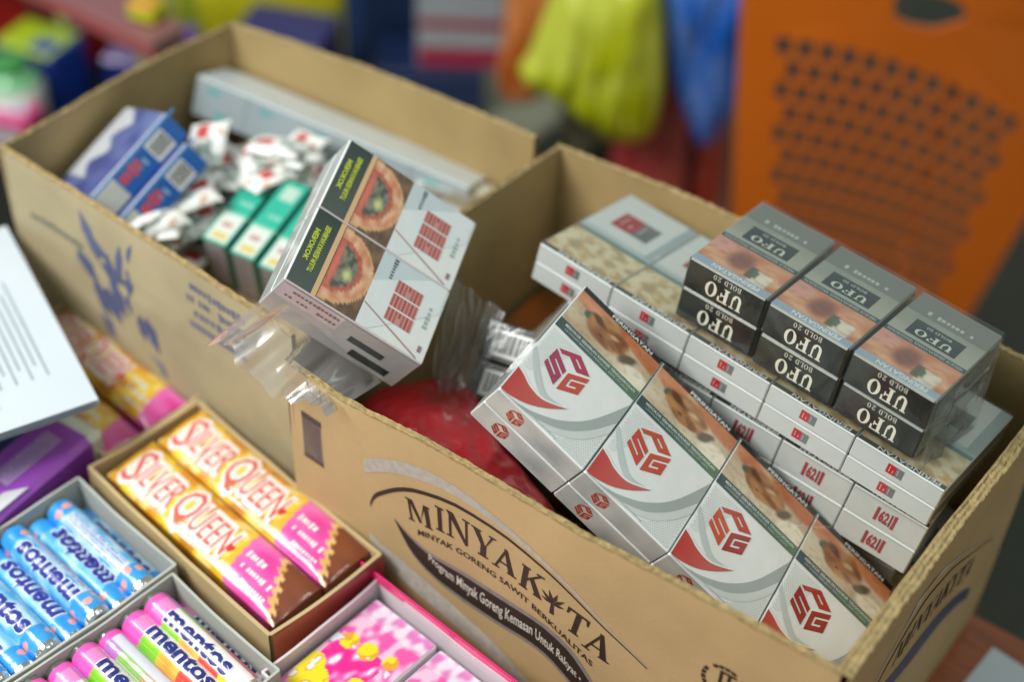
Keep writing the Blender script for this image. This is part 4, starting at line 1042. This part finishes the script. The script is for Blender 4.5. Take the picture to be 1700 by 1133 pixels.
def roll(colfn, kind):
    parts = []
    fr = lambda u, v, l: (u, -(RR + l) * math.cos(v / RR), -(RR + l) * math.sin(v / RR))     # v is arc length running down the front
    m = MB()
    def cyl(a, b):
        th = b * 2 * math.pi; r = RR * (1 + .012 * N3(a * 14, math.sin(th) * 2, math.cos(th) * 2))
        e = min(a, 1 - a); r *= (1 - .05 * max(0, 1 - e * 25))
        return (a * RL, -r * math.cos(th), -r * math.sin(th))
    m.grid(cyl, 90, 44, GW, colfn)
    for k, v0 in ((0, 0.0), (1, math.pi * RR)):
        rot_ = math.pi if k else 0
        if kind == 'mint':
            cx0 = RL * .5
            m.text(fr, "mentos", cx0, v0, 4.9, 1.12, GW, lin('E4F2FC'), .03, bold=.075, rot=rot_, shear=.12, step=(.8, .18))
            m.text(fr, "mentos", cx0, v0, 4.7, .98, GW, lin('2A2F96'), .05, bold=.035, rot=rot_, shear=.12, step=(.8, .18))
        else:
            cx0 = RL * .42
            if k == 0:
                m.text(fr, "mentos", RL * .52, -.42, 4.9, .95, GW, lin('F8F4F8'), .03, bold=.07, rot=0, step=(.8, .18))
                m.text(fr, "mentos", RL * .52, -.42, 4.75, .84, GW, lin('1C2A7C'), .05, bold=.035, rot=0, step=(.8, .18))
    if kind == 'mint':
        m.poly(fr, [(1.2, 1.0), (6.1, 1.0), (6.1, 1.75), (1.2, 1.75)], GW, lin('CBDDF4'), .012, (.9, .18))
        for i in range(4): scrib(m, fr, 3.6, 1.1 + i * .18, 4.6, .10, GW, lin('6C7AB8'), .02, 40, i, step=(.9, .18))
        for i in range(0): m.text(fr, "", 4.1, 1.1 + i * .18, 4.6, .10, GW, lin('6C7AB8'), .02, step=(.9, .18))
    body = m
    ends = []
    for sgn, x0 in ((-1, 0), (1, RL)):
        e = MB()
        def cap(a, b):
            th = a * 2 * math.pi; r = RR * (.96 - .30 * b ** 1.5 - (.66 if b > .99 else 0)) * (1 + .05 * math.sin(th * 9) * b * (1 - b) * 4)
            return (x0 + sgn * (.42 * min(b * 1.6, 1) - (.12 if b > .99 else 0)), -r * math.cos(th), -r * math.sin(th))
        e.grid(cap, 32, 6, "foil"); ends.append(e)
    return body, ends
def roll_thing(kind, colfn, label, M_, proto=None, group=None):
    if proto is None:
        body, ends = roll(colfn, kind); root = thing("mint_roll" if kind == 'mint' else "fruit_sweet_roll", label, "sweet roll", M_, group)
        body.build("wrapper", root); [e.build("foil_end", root) for e in ends]
        return root
    root = proto.copy(); COL.objects.link(root); tag(root, label, "sweet roll", group); root.matrix_world = M_
    for ch in proto.children:
        c = ch.copy(); COL.objects.link(c); c.parent = root
    return root
def roll_pose(x, y, z, yaw, spin):
    # spin 0: print faces the front (-y); turn it up with negative spin
    return Matrix.Translation(Vector((x, y, z)) * S) @ Matrix.Rotation(yaw, 4, 'Z') @ Matrix.Rotation(spin, 4, 'X')
tray("display_box", "grey card tray packed with blue mint rolls", (-10.85, -17.2, 9.9), -.12, 8.35, 10.6, 4.6, "grey_board", .14)
up_ = -math.pi / 2
mint = None
for i, (y, z, spin, lab) in enumerate(((-8.75, 8.9, up_ - 1.55, "blue mint roll nearest the brown tray, pale label side up"), (-10.1, 8.45, up_ - .35 + math.pi, "second blue mint roll from the brown tray, slim print showing"),
                                       (-11.5, 9.1, up_ + .45 + math.pi, "third blue mint roll with large upside down lettering"), (-12.9, 8.5, up_ - .1 + math.pi, "fourth blue mint roll, lying lower, lettering upside down"),
                                       (-14.3, 9.1, up_ + .2, "fifth blue mint roll with dark upright lettering"), (-15.7, 8.7, up_ + .5, "sixth blue mint roll, close to the lower left corner"),
                                       (-17.1, 9.2, up_ + .1, "blue mint roll in the lower left corner, only its end showing"))):
    mp_ = roll_pose(-9.35 + (y + 8.9) * .12, y + .35, z, -.12, spin)
    if mint is None: mint = roll_thing('mint', mint_col, lab, mp_, None, "blue mint rolls")
    else: roll_thing('mint', mint_col, lab, mp_, mint, "blue mint rolls")
roll_thing('mint', mint_col, "blue mint roll lying low beside the tray wall", roll_pose(-9.2, -7.35, 7.3, -.12, up_), mint, "blue mint rolls")
tray("display_box", "grey card tray packed with colourful fruit sweet rolls", (-2.45, -18.9, 9.7), -.12, 8.25, 10.9, 4.6, "grey_board", .14)
fruit = None
for i, (y, z, spin, lab) in enumerate(((-9.7, 8.9, up_ + .75, "first whole fruit sweet roll from the tray wall, green and orange panels up"), (-11.05, 8.75, up_ + .35, "second fruit sweet roll with upright dark blue lettering"),
                                       (-12.5, 8.6, up_ + 2.2, "fruit sweet roll showing its ingredients panel"), (-13.9, 8.9, up_ + .3, "fourth fruit sweet roll, lettering cut by the bottom of the photo"),
                                       (-15.3, 8.7, up_ + .9, "pink ended fruit sweet roll at the bottom edge"), (-16.8, 8.9, up_ + .5, "last fruit sweet roll, nearest the viewer"))):
    mp_ = roll_pose(-.85 + (y + 9.7) * .12, y + .1, z, -.12, spin)
    if fruit is None: fruit = roll_thing('fruit', fruit_col, lab, mp_, None, "fruit sweet rolls")
    else: roll_thing('fruit', fruit_col, lab, mp_, fruit, "fruit sweet rolls")
roll_thing('fruit', fruit_col, "fruit sweet roll lying low in shadow beside the tray wall", roll_pose(-.7, -8.45, 7.2, -.12, up_ + .2), fruit, "fruit sweet rolls")

# pink sweets tray -----------------------------------------------------------
tray("display_box", "pink edged white tray with boxes of pink and yellow sweets", (6.2, -9.4, 9.1), -.09, 11.0, 7.8, 4.4, PR, .14, col=lin('DDD2D8'))
def pinkbox():
    m = MB(); W_, D_ = 4.3, 6.9
    m.cbox((0, 0, -3.6), (W_, D_, 0), GW, lin('E4DCE4'), c=.1)
    def pc(a, b):     # a along x, b away from viewer 0..1
        n = N3(a * 4, b * 6, 401); n2 = N3(a * 9, b * 10, 411)
        c = mix(rgb('F4C4E2'), rgb('EC58AE'), max(0, min(1, .3 + 2.4 * n2)))
        if b < .64 and a > .10 - .1 * b and a < .80 + .15 * n: c = mix(rgb('EC1C92'), rgb('F79CD0'), max(0, min(1, .15 + 3.2 * n2)))
        if b > .84: c = mix(rgb('EADCEC'), rgb('DA7CC0'), max(0, min(1, .2 + 2.4 * n2)))
        for (x, y, r) in ((.24, .16, .24), (.10, .28, .16), (.20, .60, .12), (.48, .62, .13), (.72, .34, .12), (.80, .66, .10)):
            if math.hypot(a - x, (b - y) * 1.6) < r: c = mix(rgb('F6E21C'), rgb('D9962A'), .75 if n2 > .16 else .05)
        if n2 > .33 and b < .6: c = rgb('DDE9F4')
        return lin(c)
    fr = lambda u, v, l: (u, v, l)
    m.art(fr, .1, .1, W_ - .1, D_ - .1, 60, 90, pc, GW, .012)
    fv = lambda u, v, l: (W_ - v, u, l)
    return m
pb = pinkbox().build("sweet_box"); pb.matrix_world = pose((6.6, -9.0, 8.3), yaw=-.09)
tag(pb, "pink and yellow sweet box at the left end of the pink edged tray", "sweet box", "pink sweet boxes")
dup_thing(pb, pose((11.1, -9.4, 8.2), yaw=-.09), "pink and yellow sweet box to the right of the other in the pink edged tray", "sweet box", "pink sweet boxes")
m = MB(); m.grid(lambda a, b: (5.6 + 11.4 * a, -1.5 - 1.05 * a + .02, 9.5 - .55 * b), 20, 2, PR, lin('E8307A')); m.grid(lambda a, b: (5.6 + 11.4 * a, -1.62 - 1.05 * a, 9.5 - .55 * b), 20, 2, PR, lin('E8307A'))
m.grid(lambda a, b: (5.6 + 11.4 * a, -1.5 - 1.05 * a - .12 * b, 9.52), 20, 1, PR, lin('E8307A'))
tag(m.build("card_strip"), "thin bright pink card strip along the edge of the pink tray", "card strip")

# purple packet, white carton and papers at the left -----------------------------
pk = thing("sweet_box", "purple and white box lying under the stack of papers", "sweet box", pose((-9.85, -16.2, 10.5), tilt_cols(1.64, 0, 0)))
m = MB(); m.cbox((0, 0, -5.85), (12.3, 3.6, 0), GW, lin('8A3AB4'), c=.35, cols={'z+': lin('A050C4')})
fr = lambda u, v, l: (u, 3.6 - v, l)
m.rect(fr, 6.6, 1.2, 10.6, 2.4, GW, lin('C4A4DA'), .012)
for i in range(4): scrib(m, fr, 8.6, 1.35 + i * .28, 3.6, .12, GW, lin('8E6AB0'), .02, 30, i)
m.poly(fr, [(.3, 3.4), (7.2, 3.4), (6.2, 2.6), (4.6, 2.4), (3.6, 1.4), (.3, 1.2)], GW, lin('D8DADF'), .014)
m.build("carton_body", pk)
m = MB(); m.cbox((11.2, -.05, -5.9), (12.5, 3.65, .04), GW, lin('D4DCD0'), c=.35); m.build("end_cap", pk)
m = MB(); m.cbox((0, 0, -4.2), (9, 5.4, 0), PR, lin('D9DAE2'), c=.15); 
scrib(m, lambda u, v, l: (u, 5.4 - v, l), 4.6, 2.7, 6, 1.4, PR, lin('7A3AA0'), .014, 5, 2)
tag(m.build("sweet_box", None, pose((-14.6, -19.5, 8.9), yaw=1.5)), "white box with purple lettering left of the mint rolls", "sweet box")
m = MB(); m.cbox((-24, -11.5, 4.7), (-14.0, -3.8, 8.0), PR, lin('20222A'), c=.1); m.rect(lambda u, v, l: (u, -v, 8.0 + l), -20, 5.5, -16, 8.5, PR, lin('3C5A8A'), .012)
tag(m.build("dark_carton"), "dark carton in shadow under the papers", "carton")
# papers
P0_, P1_, P2_ = Vector((-23.2, 1.4)), Vector((-9.6, -4.5)), Vector((-11.2, -9.6))
pp = thing("paper_stack", "thick stack of white printed papers at the left edge", "papers", pose((-9.6, -4.5, 14.0), yaw=math.atan2(5.9, -13.6)))
for i in range(5):
    m = MB(); dx, dy = .10 * N3(i * 3.3, 1), .14 * N3(i * 2.7, 5)
    Lx_, Wy_ = 16.5, 12.0
    m.grid(lambda a, b: (Lx_ * a + dx, Wy_ * b + dy - .0, -.13 * i + .05 * N3(a * 2, b * 2, i) - .0), 14, 10, "paper")
    if i == 0:
        fr = lambda u, v, l: (u, v, .05 * N3(u / Lx_ * 2, v / Wy_ * 2, 0) + l)
        for q in range(7):
            m.rect(fr, 3.0 + (q % 2), 1.6 + q * .42, 11.5 - (q * 5 % 4), 1.72 + q * .42, "print_ink", lin('9AA5AE'), .03)
        for q in range(9): m.rect(fr, 6.0 + (q * 7 % 3) * .4, 5.4 + q * .42, 9.5 + (q * 5 % 3) * .5, 5.55 + q * .42, "print_ink", lin('7E8A94'), .03)
        m.rect(fr, 1.6, 4.6, 3.4, 5.2, "print_ink", lin('BCC6CC'), .03)
    m.build("sheet", pp)
m = MB(); m.cbox((6.5, 1.5, -9.3), (15, 9, -.95), PR, lin('6F7468'), c=.1)
m2 = m.build("small_carton", None, pose((-9.6, -4.5, 14.0), yaw=math.atan2(5.9, -13.6))); tag(m2, "plain carton hidden beneath the stack of papers", "carton")

# loose papers on the table to the right --------------------------------------------
for i, (x, y, yaw, lx, ly, z) in enumerate(((30.8, 9.0, .10, 4.6, 12.6, .06), (31.2, 3.0, .22, 5.2, 14.5, .10))):
    m = MB(); m.grid(lambda a, b: (lx * a, ly * b, .15 * N3(a * 1.5, b * 1.5, i) + .12), 10, 14, "paper")
    tag(m.build("paper_sheet", None, pose((x + .9, y, z), yaw=-yaw)), ("white sheet on the table, reaching farthest back beside the box", "white sheet on the table nearer the viewer, below the box corner")[i], "paper")

# ================================================================== BACKGROUND
# plastic chair: back panel is a lattice of slots
chair = thing("plastic_chair", "orange moulded plastic chair with a slotted lattice back and oval hand hole", "chair", Matrix.Identity(4))
Pc = Vector((5, 68, 10)); Rv = Vector((.83, .557, 0)).normalized(); Uv = Vector((-.557 * .10, .83 * .10, .995)).normalized(); Nv = Rv.cross(Uv)
def unp(px, py):
    d = Vector(CR[0]) * ((px - 850) / 2499.85) + Vector(CR[1]) * ((py - 566.5) / 2499.85) + Vector(CR[2])
    t = (Pc - CP).dot(Nv) / d.dot(Nv); q = CP + d * t - Pc; return (q.dot(Rv), q.dot(Uv))
# outline of the back in its own plane (cm): widths taken at four heights
u_tl, v_tl = unp(1238, -60); u_bl, v_bl = unp(1212, 560); u_tr, v_tr = unp(1880, 80); u_br, v_br = unp(1560, 640)
h0, h1 = unp(1285, 62), unp(1690, 190); h2, h3 = unp(1595, 500), unp(1275, 420)
def plane(u, v, l=0):
    cur = .0045 * (u - 2) ** 2           # gentle hollow
    q = Pc + Rv * u + Uv * v + Nv * (l - cur); return q
def corner(a, b, A_, B_, C_, D_):        # A top-left, B top-right, C bottom-right, D bottom-left
    t = [A_[i] * (1 - a) + B_[i] * a for i in (0, 1)]; d = [D_[i] * (1 - a) + C_[i] * a for i in (0, 1)]
    return [t[i] * (1 - b) + d[i] * b for i in (0, 1)]
hA, hB, hC, hD = (h0[0], h0[1]), (unp(1700, 200)), unp(1505, 620), unp(1272, 560)
m = MB(); CO = C['orange']
NU, NV = 12, 15
TKc = .22
def lat(a, b, l=0):
    bb_ = b + .0
    u, v = corner(a, bb_, hA, hB, hC, hD); v += 1.6 * math.sin(math.pi * a) * (1 - b) ; return plane(u, v, l)
for j in range(NV):
    for i in range(-1, NU):
        off = .5 if j % 2 else 0
        a0, a1, b0, b1 = (i + off) / NU, (i + 1 + off) / NU, j / NV, (j + 1) / NV
        if a0 < 0: a0 = 0
        a1 = min(a1, 1)
        if a1 - a0 < .02: continue
        ma, mb = (a1 - a0) * .27, (b1 - b0) * .12
        O = [(a0, b0), (a1, b0), (a1, b1), (a0, b1)]
        ca, cb_ = (a0 + a1) / 2, (b0 + b1) / 2
        full = (a1 - a0) > .9 / NU
        if not full:
            for l in (0, -TKc): m.face([lat(x, y, l) for x, y in O], "orange_plastic")
            continue
        I = [(ca - (a1 - a0) * .33, cb_ - (b1 - b0) * .38), (ca + (a1 - a0) * .33, cb_ - (b1 - b0) * .42), (ca + (a1 - a0) * .33, cb_ + (b1 - b0) * .38), (ca - (a1 - a0) * .33, cb_ + (b1 - b0) * .42)]
        for k in range(4):
            q = (k + 1) % 4
            for l in (0, -TKc): m.face([lat(*O[k], l), lat(*O[q], l), lat(*I[q], l), lat(*I[k], l)], "orange_plastic")
            m.face([lat(*I[k], 0), lat(*I[q], 0), lat(*I[q], -TKc), lat(*I[k], -TKc)], "orange_plastic")
m.build("lattice_panel", chair)
# frame round the lattice with the hand hole
m = MB()
oA, oB, oC, oD = (u_tl, v_tl), (u_tr, v_tr), unp(1535, 650), (u_bl, v_bl - 2)
def strip(inner, outer, n=24):
    for l in (0, -.6):
        m.grid(lambda a, b: plane(*[inner(a)[i] * (1 - b) + outer(a)[i] * b for i in (0, 1)], l - .5 * (b ** 3) * 0), n, 6, "orange_plastic")
    m.grid(lambda a, b: plane(*outer(a), -2.2 * b - 0), n, 2, "orange_plastic")
    m.grid(lambda a, b: plane(*inner(a), -.6 * b), n, 1, "orange_plastic")
lerp2 = lambda p, q: (lambda a: [p[i] * (1 - a) + q[i] * a for i in (0, 1)])
strip(lerp2(hA, hD), lerp2(oA, oD)); strip(lerp2(hB, hC), lerp2(oB, oC)); strip(lerp2(hD, hC), lerp2(oD, oC))
m.build("back_frame", chair)
m = MB(); hc = unp(1540, 18); hr, hh = 3.2, 1.5
top_in = lambda a: [hA[0] * (1 - a) + hB[0] * a, hA[1] * (1 - a) + hB[1] * a + 1.6 * math.sin(math.pi * a)]
top_out = lambda a: [oA[0] * (1 - a) + oB[0] * a, oA[1] * (1 - a) + oB[1] * a + 2.5 * math.sin(math.pi * a)]
# ring of quads from the oval to the band outline
pts_out = [top_in(i / 24) for i in range(25)] + [top_out(1 - i / 24) for i in range(25)]
oval = []
for p in pts_out:
    an = math.atan2((p[1] - hc[1]) / 3.2, (p[0] - hc[0]) / 9); oval.append((hc[0] + hr * math.cos(an), hc[1] + hh * math.sin(an) - .1 * hr * math.cos(an)))
for i in range(len(pts_out)):
    j = (i + 1) % len(pts_out)
    for l in (0, -.6): m.face([plane(*pts_out[i], l), plane(*pts_out[j], l), plane(*oval[j], l), plane(*oval[i], l)], "orange_plastic")
    m.face([plane(*oval[i], 0), plane(*oval[j], 0), plane(*oval[j], -.6), plane(*oval[i], -.6)], "orange_plastic")
m.build("top_rail", chair)
seat_c = Pc + Uv * (-53) - Nv * 20
m = MB(); m.grid(lambda a, b: plane(oD[0] + (oC[0] - oD[0]) * a, oD[1] + (oC[1] - oD[1]) * a + (-53 - (oD[1] + (oC[1] - oD[1]) * a)) * b, .02), 8, 8, 'orange_plastic'); m.build('back_base', chair)
m = MB(); m.grid(lambda a, b: seat_c + Rv * (-15 + 32 * a) - Nv * (-19 + 38 * b) + Vector((0, 0, -1.5 * math.sin(math.pi * a) * math.sin(math.pi * b))), 16, 16, "orange_plastic"); m.build("seat", chair)
for sx in (-14, 16):
    for sy in (-18, 18):
        p = seat_c + Rv * sx - Nv * sy; m = MB(); e = (p - seat_c) * .15
        m.grid(lambda a, b: (p.x + e.x * b + 1.6 * math.cos(a * 6.283), p.y + e.y * b + 1.6 * math.sin(a * 6.283), p.z + (-65.9 - p.z) * b), 10, 4, "orange_plastic"); m.build("leg", chair)
# low rack behind the boxes carrying the goods
rk = thing("low_rack", "pale board rack behind the boxes with goods laid on it", "rack", Matrix.Identity(4))
m = MB(); m.cbox((-110, 46, -22), (-33, 120, -20), "rack_board", c=.3); m.build("shelf_board", rk)
for x in (-108, -35):
    for y in (49, 117):
        m = MB(); m.cbox((x - 1.5, y - 1.5, -65.95), (x + 1.5, y + 1.5, -22), "rack_board", c=.2); m.build("leg", rk)
def block(name, label, cat, o, yaw, d, col, top=None, bands=(), group=None, mat=PR):
    m = MB(); m.cbox((0, 0, 0), d, mat, lin(col), c=.25, cols={'z+': lin(top or col)})
    for (side, u0, v0, u1, v1, c) in bands:
        fr = (lambda u, v, l: (u * d[0], -l, d[2] * (1 - v))) if side == 'f' else (lambda u, v, l: (u * d[0], d[1] * (1 - v), d[2] + l))
        m.rect(fr, u0, v0, u1, v1, mat, lin(c), .03)
    return tag(m.build(name, None, pose(o, yaw=yaw)), label, cat, group)
block("goods_box", "dark navy box standing behind the back rim of the far box", "box", (-56.0, 66.5, -19.9), .63, (8.5, 6, 16), '1A2C50', None, (('f', .05, .1, .25, .9, '28406E'),))
block("goods_box", "low dark blue box on the rack under the striped box", "box", (-48.3, 62.0, -19.9), .63, (11.5, 7, 5.6), '142A58')
block("goods_box", "white, red and blue striped box on the rack left of the orange bag", "box", (-45.0, 65.3, -14.2), .63, (8.8, 6, 13), 'B4BAC2', 'A83850', (('f', .02, .56, .98, .64, 'A82844'), ('f', .02, .80, .98, .98, 'B03050'), ('f', .02, .2, .98, .3, '24305E')))
Rp = Vector((.804, .593, 0)).normalized(); Np = Rp.cross(Vector((0, 0, 1)))
def hanging(label, outline, off, th, col, seed):
    """folded plastic bags hanging from the rail: outline in cm in a vertical plane, with its own thickness"""
    cx = sum(p[0] for p in outline) / len(outline); cy = sum(p[1] for p in outline) / len(outline); c0 = lin(col)
    ol = resample([*outline, outline[0]], 96); m = MB()
    for side in (1, -1):
        def f(a, b, side=side):
            p = ol[int(round(a * 96)) % 96]; x = cx + (p[0] - cx) * b; y = cy + (p[1] - cy) * b
            d = side * th / 2 * max(0, 1 - b ** 3) ** .5 + (.9 * N3(x * .5, y * .12, seed) + .45 * N3(x * 1.3, y * .25, seed + 2)) * (1 - b ** 6)
            return (x, -d, y)
        m.grid(f, 96, 22, "thin_bag_plastic", lambda a, b: mix(mix(c0, (0, 0, 0), .12), mix(c0, (1, 1, .6), .12), max(0, min(1, .4 + N3(a * 7, b * 2, seed) * 1.4))))
    o = m.build("plastic_bag", None, pose(Vector((-15, 75, 0)) + Np * off, [tuple(Rp), tuple(-Np), (0, 0, 1)]))
    return tag(o, label, "plastic bag")
hanging("orange plastic bag half hidden behind the bright yellow bag", [(-21.1, 4), (-16.2, 4), (-17.0, -4.0), (-17.2, -11.4), (-20.2, -12.8), (-21.7, -10.1), (-21.3, -4.1)], -2, 3, 'D2691E', 5)
hanging("bright yellow green folded plastic bags hanging in the middle of the background", [(-16.7, 4), (-12, 4.2), (-8.0, 4), (-6.4, -4.9), (-6.5, -11.3), (-8.4, -13.3), (-11.4, -12.5), (-15.7, -9.2), (-19.7, -6.2), (-18.8, -3.4)], 3, 6, 'CCD60A', 3)
hanging("bright blue plastic bags hanging beside the orange chair, tapering to a point", [(-7.8, 4), (-3, 4.2), (.9, 4.1), (1.4, -5.3), (.6, -12.1), (-1.1, -15.3), (-3.2, -12.2), (-5.6, -6.2)], 1, 4, '0E6CD8', 11)
hanging("coral red plastic bags hanging below the yellow and blue ones", [(-9.4, -8), (-6, -6), (-3.2, -8.2), (-1.4, -34), (-4.7, -35), (-9.1, -33), (-9.8, -22)], -3, 3, 'C2474A', 19)
hanging("dark violet plastic bags next to the left edge of the chair", [(-4.1, -5.5), (-.9, -5.4), (1.6, -7.3), (2.6, -30.0), (1.2, -35), (-2.6, -34)], -7, 3, '2E2A78', 27)
hanging("deep red plastic bag low beside the left edge of the chair", [(-1.4, -14.0), (1.6, -13.2), (2.8, -34.6), (-.2, -35)], -4.5, 2, 'B01A1A', 33)
hanging("black bag shape added to fill the dark gap below the yellow one", [(-15.5, -8), (-9, -9), (-8.4, -20), (-10, -30), (-14, -29), (-15.0, -18)], -5, 3, '161812', 51)  # added dark shape, stands in for the black zone under the yellow bag
rail = thing("bag_rail", "thin metal rail above the picture that the plastic bags hang from", "rail", Matrix.Identity(4))
pr0, pr1 = Vector((-15, 75, 4)) - Rp * 62, Vector((-15, 75, 4)) + Rp * 22
m = MB(); m.grid(lambda a, b: pr0 + (pr1 - pr0) * b + (Np * math.cos(a * 6.283) + Vector((0, 0, math.sin(a * 6.283)))) * .6, 10, 30, "foil"); m.build("bar", rail)
for pt in (pr0, pr1):
    m = MB(); m.grid(lambda a, b: (pt.x + .8 * math.cos(a * 6.283), pt.y + .8 * math.sin(a * 6.283), -65.9 + (pt.z + 65.9) * b), 10, 2, "foil"); m.build("post", rail)
# sweets on a shelf at top left
m = MB(); m.cbox((-120, 6, -14), (-34, 45.6, -12), "rack_board", c=.3)
sh_ = thing("side_shelf", "dark side shelf with sweets at the top left", "shelf", Matrix.Identity(4)); m.build("shelf_board", sh_)
for x in (-118, -36):
    m = MB(); m.cbox((x - 1.5, 33, -65.95), (x + 1.5, 36, -14), "rack_board", c=.2); m.build("leg", sh_)
MATS_dark = node_mat("darkening_cloth", "14150F", rough=.9, var=.2, vscale=10)  # for a sheet added so the pale shelf area comes out dark
m = MB(); m.grid(lambda a, b: (-118 + 83 * a, 6.6 + 38.6 * b, -11.72 + .2 * N3(a * 9, b * 3)), 30, 8, "darkening_cloth"); tag(m.build("darkening_cloth"), "black cloth added to darken the shelf under the sweets at the top left", "cloth")
for i, (x, y, z, yaw, d, c, t, bn, lab) in enumerate((
    (-67.5, 31.8, -11.6, .2, (6.5, 5, 7.5), '1A3C9A', 'B2CC1E', (('f', .1, .3, .9, .6, '2E56C0'), ('t', .55, .5, .9, .9, '2244A0')), "blue box with yellow green top at the far upper left"),
    (-60.5, 38, -11.6, .4, (8, 5, 5.5), '1C2E86', '7C5AA8', (('t', .5, .2, .9, .7, '243E98'),), "navy and violet box behind the blue and green one"),
    (-56, 32.0, -11.6, .3, (7, 5, 4), '1A2468', '18225A', (), "dark navy box right of the blue and green box"),
    (-52, 29, -11.6, .35, (8, 5, 3), 'C43A78', 'D24A80', (('t', .3, .5, .7, .95, '2C3C9C'),), "pink box with blue mark just outside the left wall of the far box"),
    (-52, 36, -11.6, .3, (4, 4, 6), '5A8A1E', '7CAA28', (), "small green box near the shelf edge"),
    (-77, 36, -11.6, .3, (7, 7, 12), '9C1A14', 'B0241A', (), "red box cut by the left edge of the picture"))):
    block("sweet_box", lab, "sweet box", (x, y, z), yaw, d, c, t, bn, mat=GW)
rq = random.Random(11)
for i, (x, y, c1, c2, lab) in enumerate((
    (-62, 25, 'C62A6A', 'E04A90', "small pink pack beside the green jar"), (-56, 24, '26339A', '3C56C4', "small blue pack leaning at the wall of the far box"),
    (-73, 29, '202878', 'C8381E', "red topped navy pack at the far left edge"), (-71, 41, 'B01C1C', '2E2E80', "dark blue pack with red side behind the first blue box"),
    (-62, 42.5, '5B2A86', '7A3FAE', "violet pack at the back of the side shelf"), (-57, 37.2, 'D6C81E', 'B8C420', "small yellow pack between the violet and pink ones"),
    (-49, 34.5, '7C2E9A', '3A2C8C', "violet and blue pack by the shelf end"), (-46.5, 29.5, '2A3C9C', '5A3CA4', "indigo pack next to the far box wall"),
    (-67, 22.5, '3A8A3E', '62B060', "small green pack at the left edge"), (-52, 23.5, '8A1E50', 'B02A60', "dark pink pack low against the far box"),
    (-78, 44, '1E2238', '28305A', "black and navy pack in the dark top left corner"))):
    d_ = (3.6 + rq.random() * 2.5, 2.6 + rq.random() * 1.6, 2.4 + rq.random() * 3)
    block("sweet_pack", lab, "sweet pack", (x, y, -11.55), rq.random() * .9, d_, c1, c2, (('f', .15, .2, .85, .5, 'C8CCD4' if i % 3 == 0 else c2), ('t', .2, .3, .8, .6, 'D8D040' if i % 2 else 'C0C4E0')), mat=GW)
def jar(label, o):
    m = MB(); prof = [(0, 0), (2.6, 0), (2.8, .6), (2.8, 6), (2.2, 7.2), (1.7, 7.6), (1.7, 8.6), (0, 8.8)]
    def f(a, b):
        k = b * 7; i = min(int(k), 6); t = k - i; r = prof[i][0] * (1 - t) + prof[i + 1][0] * t; z = prof[i][1] * (1 - t) + prof[i + 1][1] * t
        return (r * math.cos(a * 6.283), r * math.sin(a * 6.283), z)
    m.grid(f, 24, 28, GW, lambda a, b: lin('E6EFE6') if .35 < b < .5 else (lin('7CC88E') if b < .75 else lin('3E9A4C')))
    return tag(m.build("sweet_jar", None, pose(o)), label, "jar")
jar("pale green sweet jar at the left edge beside the far box", (-62.5, 29.6, -11.6))
m = MB(); m.cbox((-110, 29.8, 4.4), (-43.0, 33.6, 6.2), PR, lin('8C6A66'), c=.2, cols={'y-': lin('A85A58'), 'z+': lin('8C5A5C')})
sh2 = thing("upper_shelf", "pinkish shelf edge running diagonally at the top left", "shelf", Matrix.Identity(4)); m.build("shelf_board", sh2)
for x in (-108, -46):
    m = MB(); m.cbox((x - 1, 31, -65.95), (x + 1, 33, 4.4), "rack_board", c=.2); m.build("leg", sh2)
block("sweet_box", "yellow and orange packet at the right end of the upper shelf", "packet", (-47.0, 31.0, 6.25), .2, (2.6, 2.2, 1.6), 'C4C81E', 'D88A1E', (('t', .1, .1, .5, .6, 'B8C020'),))
block("goods_box", "violet box below the end of the upper shelf", "box", (-55, 49.0, -19.9), .4, (9, 7, 13), '1E1C5A', '2E2A6A')
soft_bag("plastic_bag", "large yellow plastic sack behind the back left corner of the far box", "plastic bag", [(-76, 60), (-70, 57), (-62, 64), (-57, 73), (-66, 82), (-76, 72)], -19.9, -7, 63, "thin_bag_plastic", lambda x, y, z: lin('C8C01A') if N3(x * .2, y * .2, 5) < .2 else lin('8A9A20'), power=.5, fold=.4)
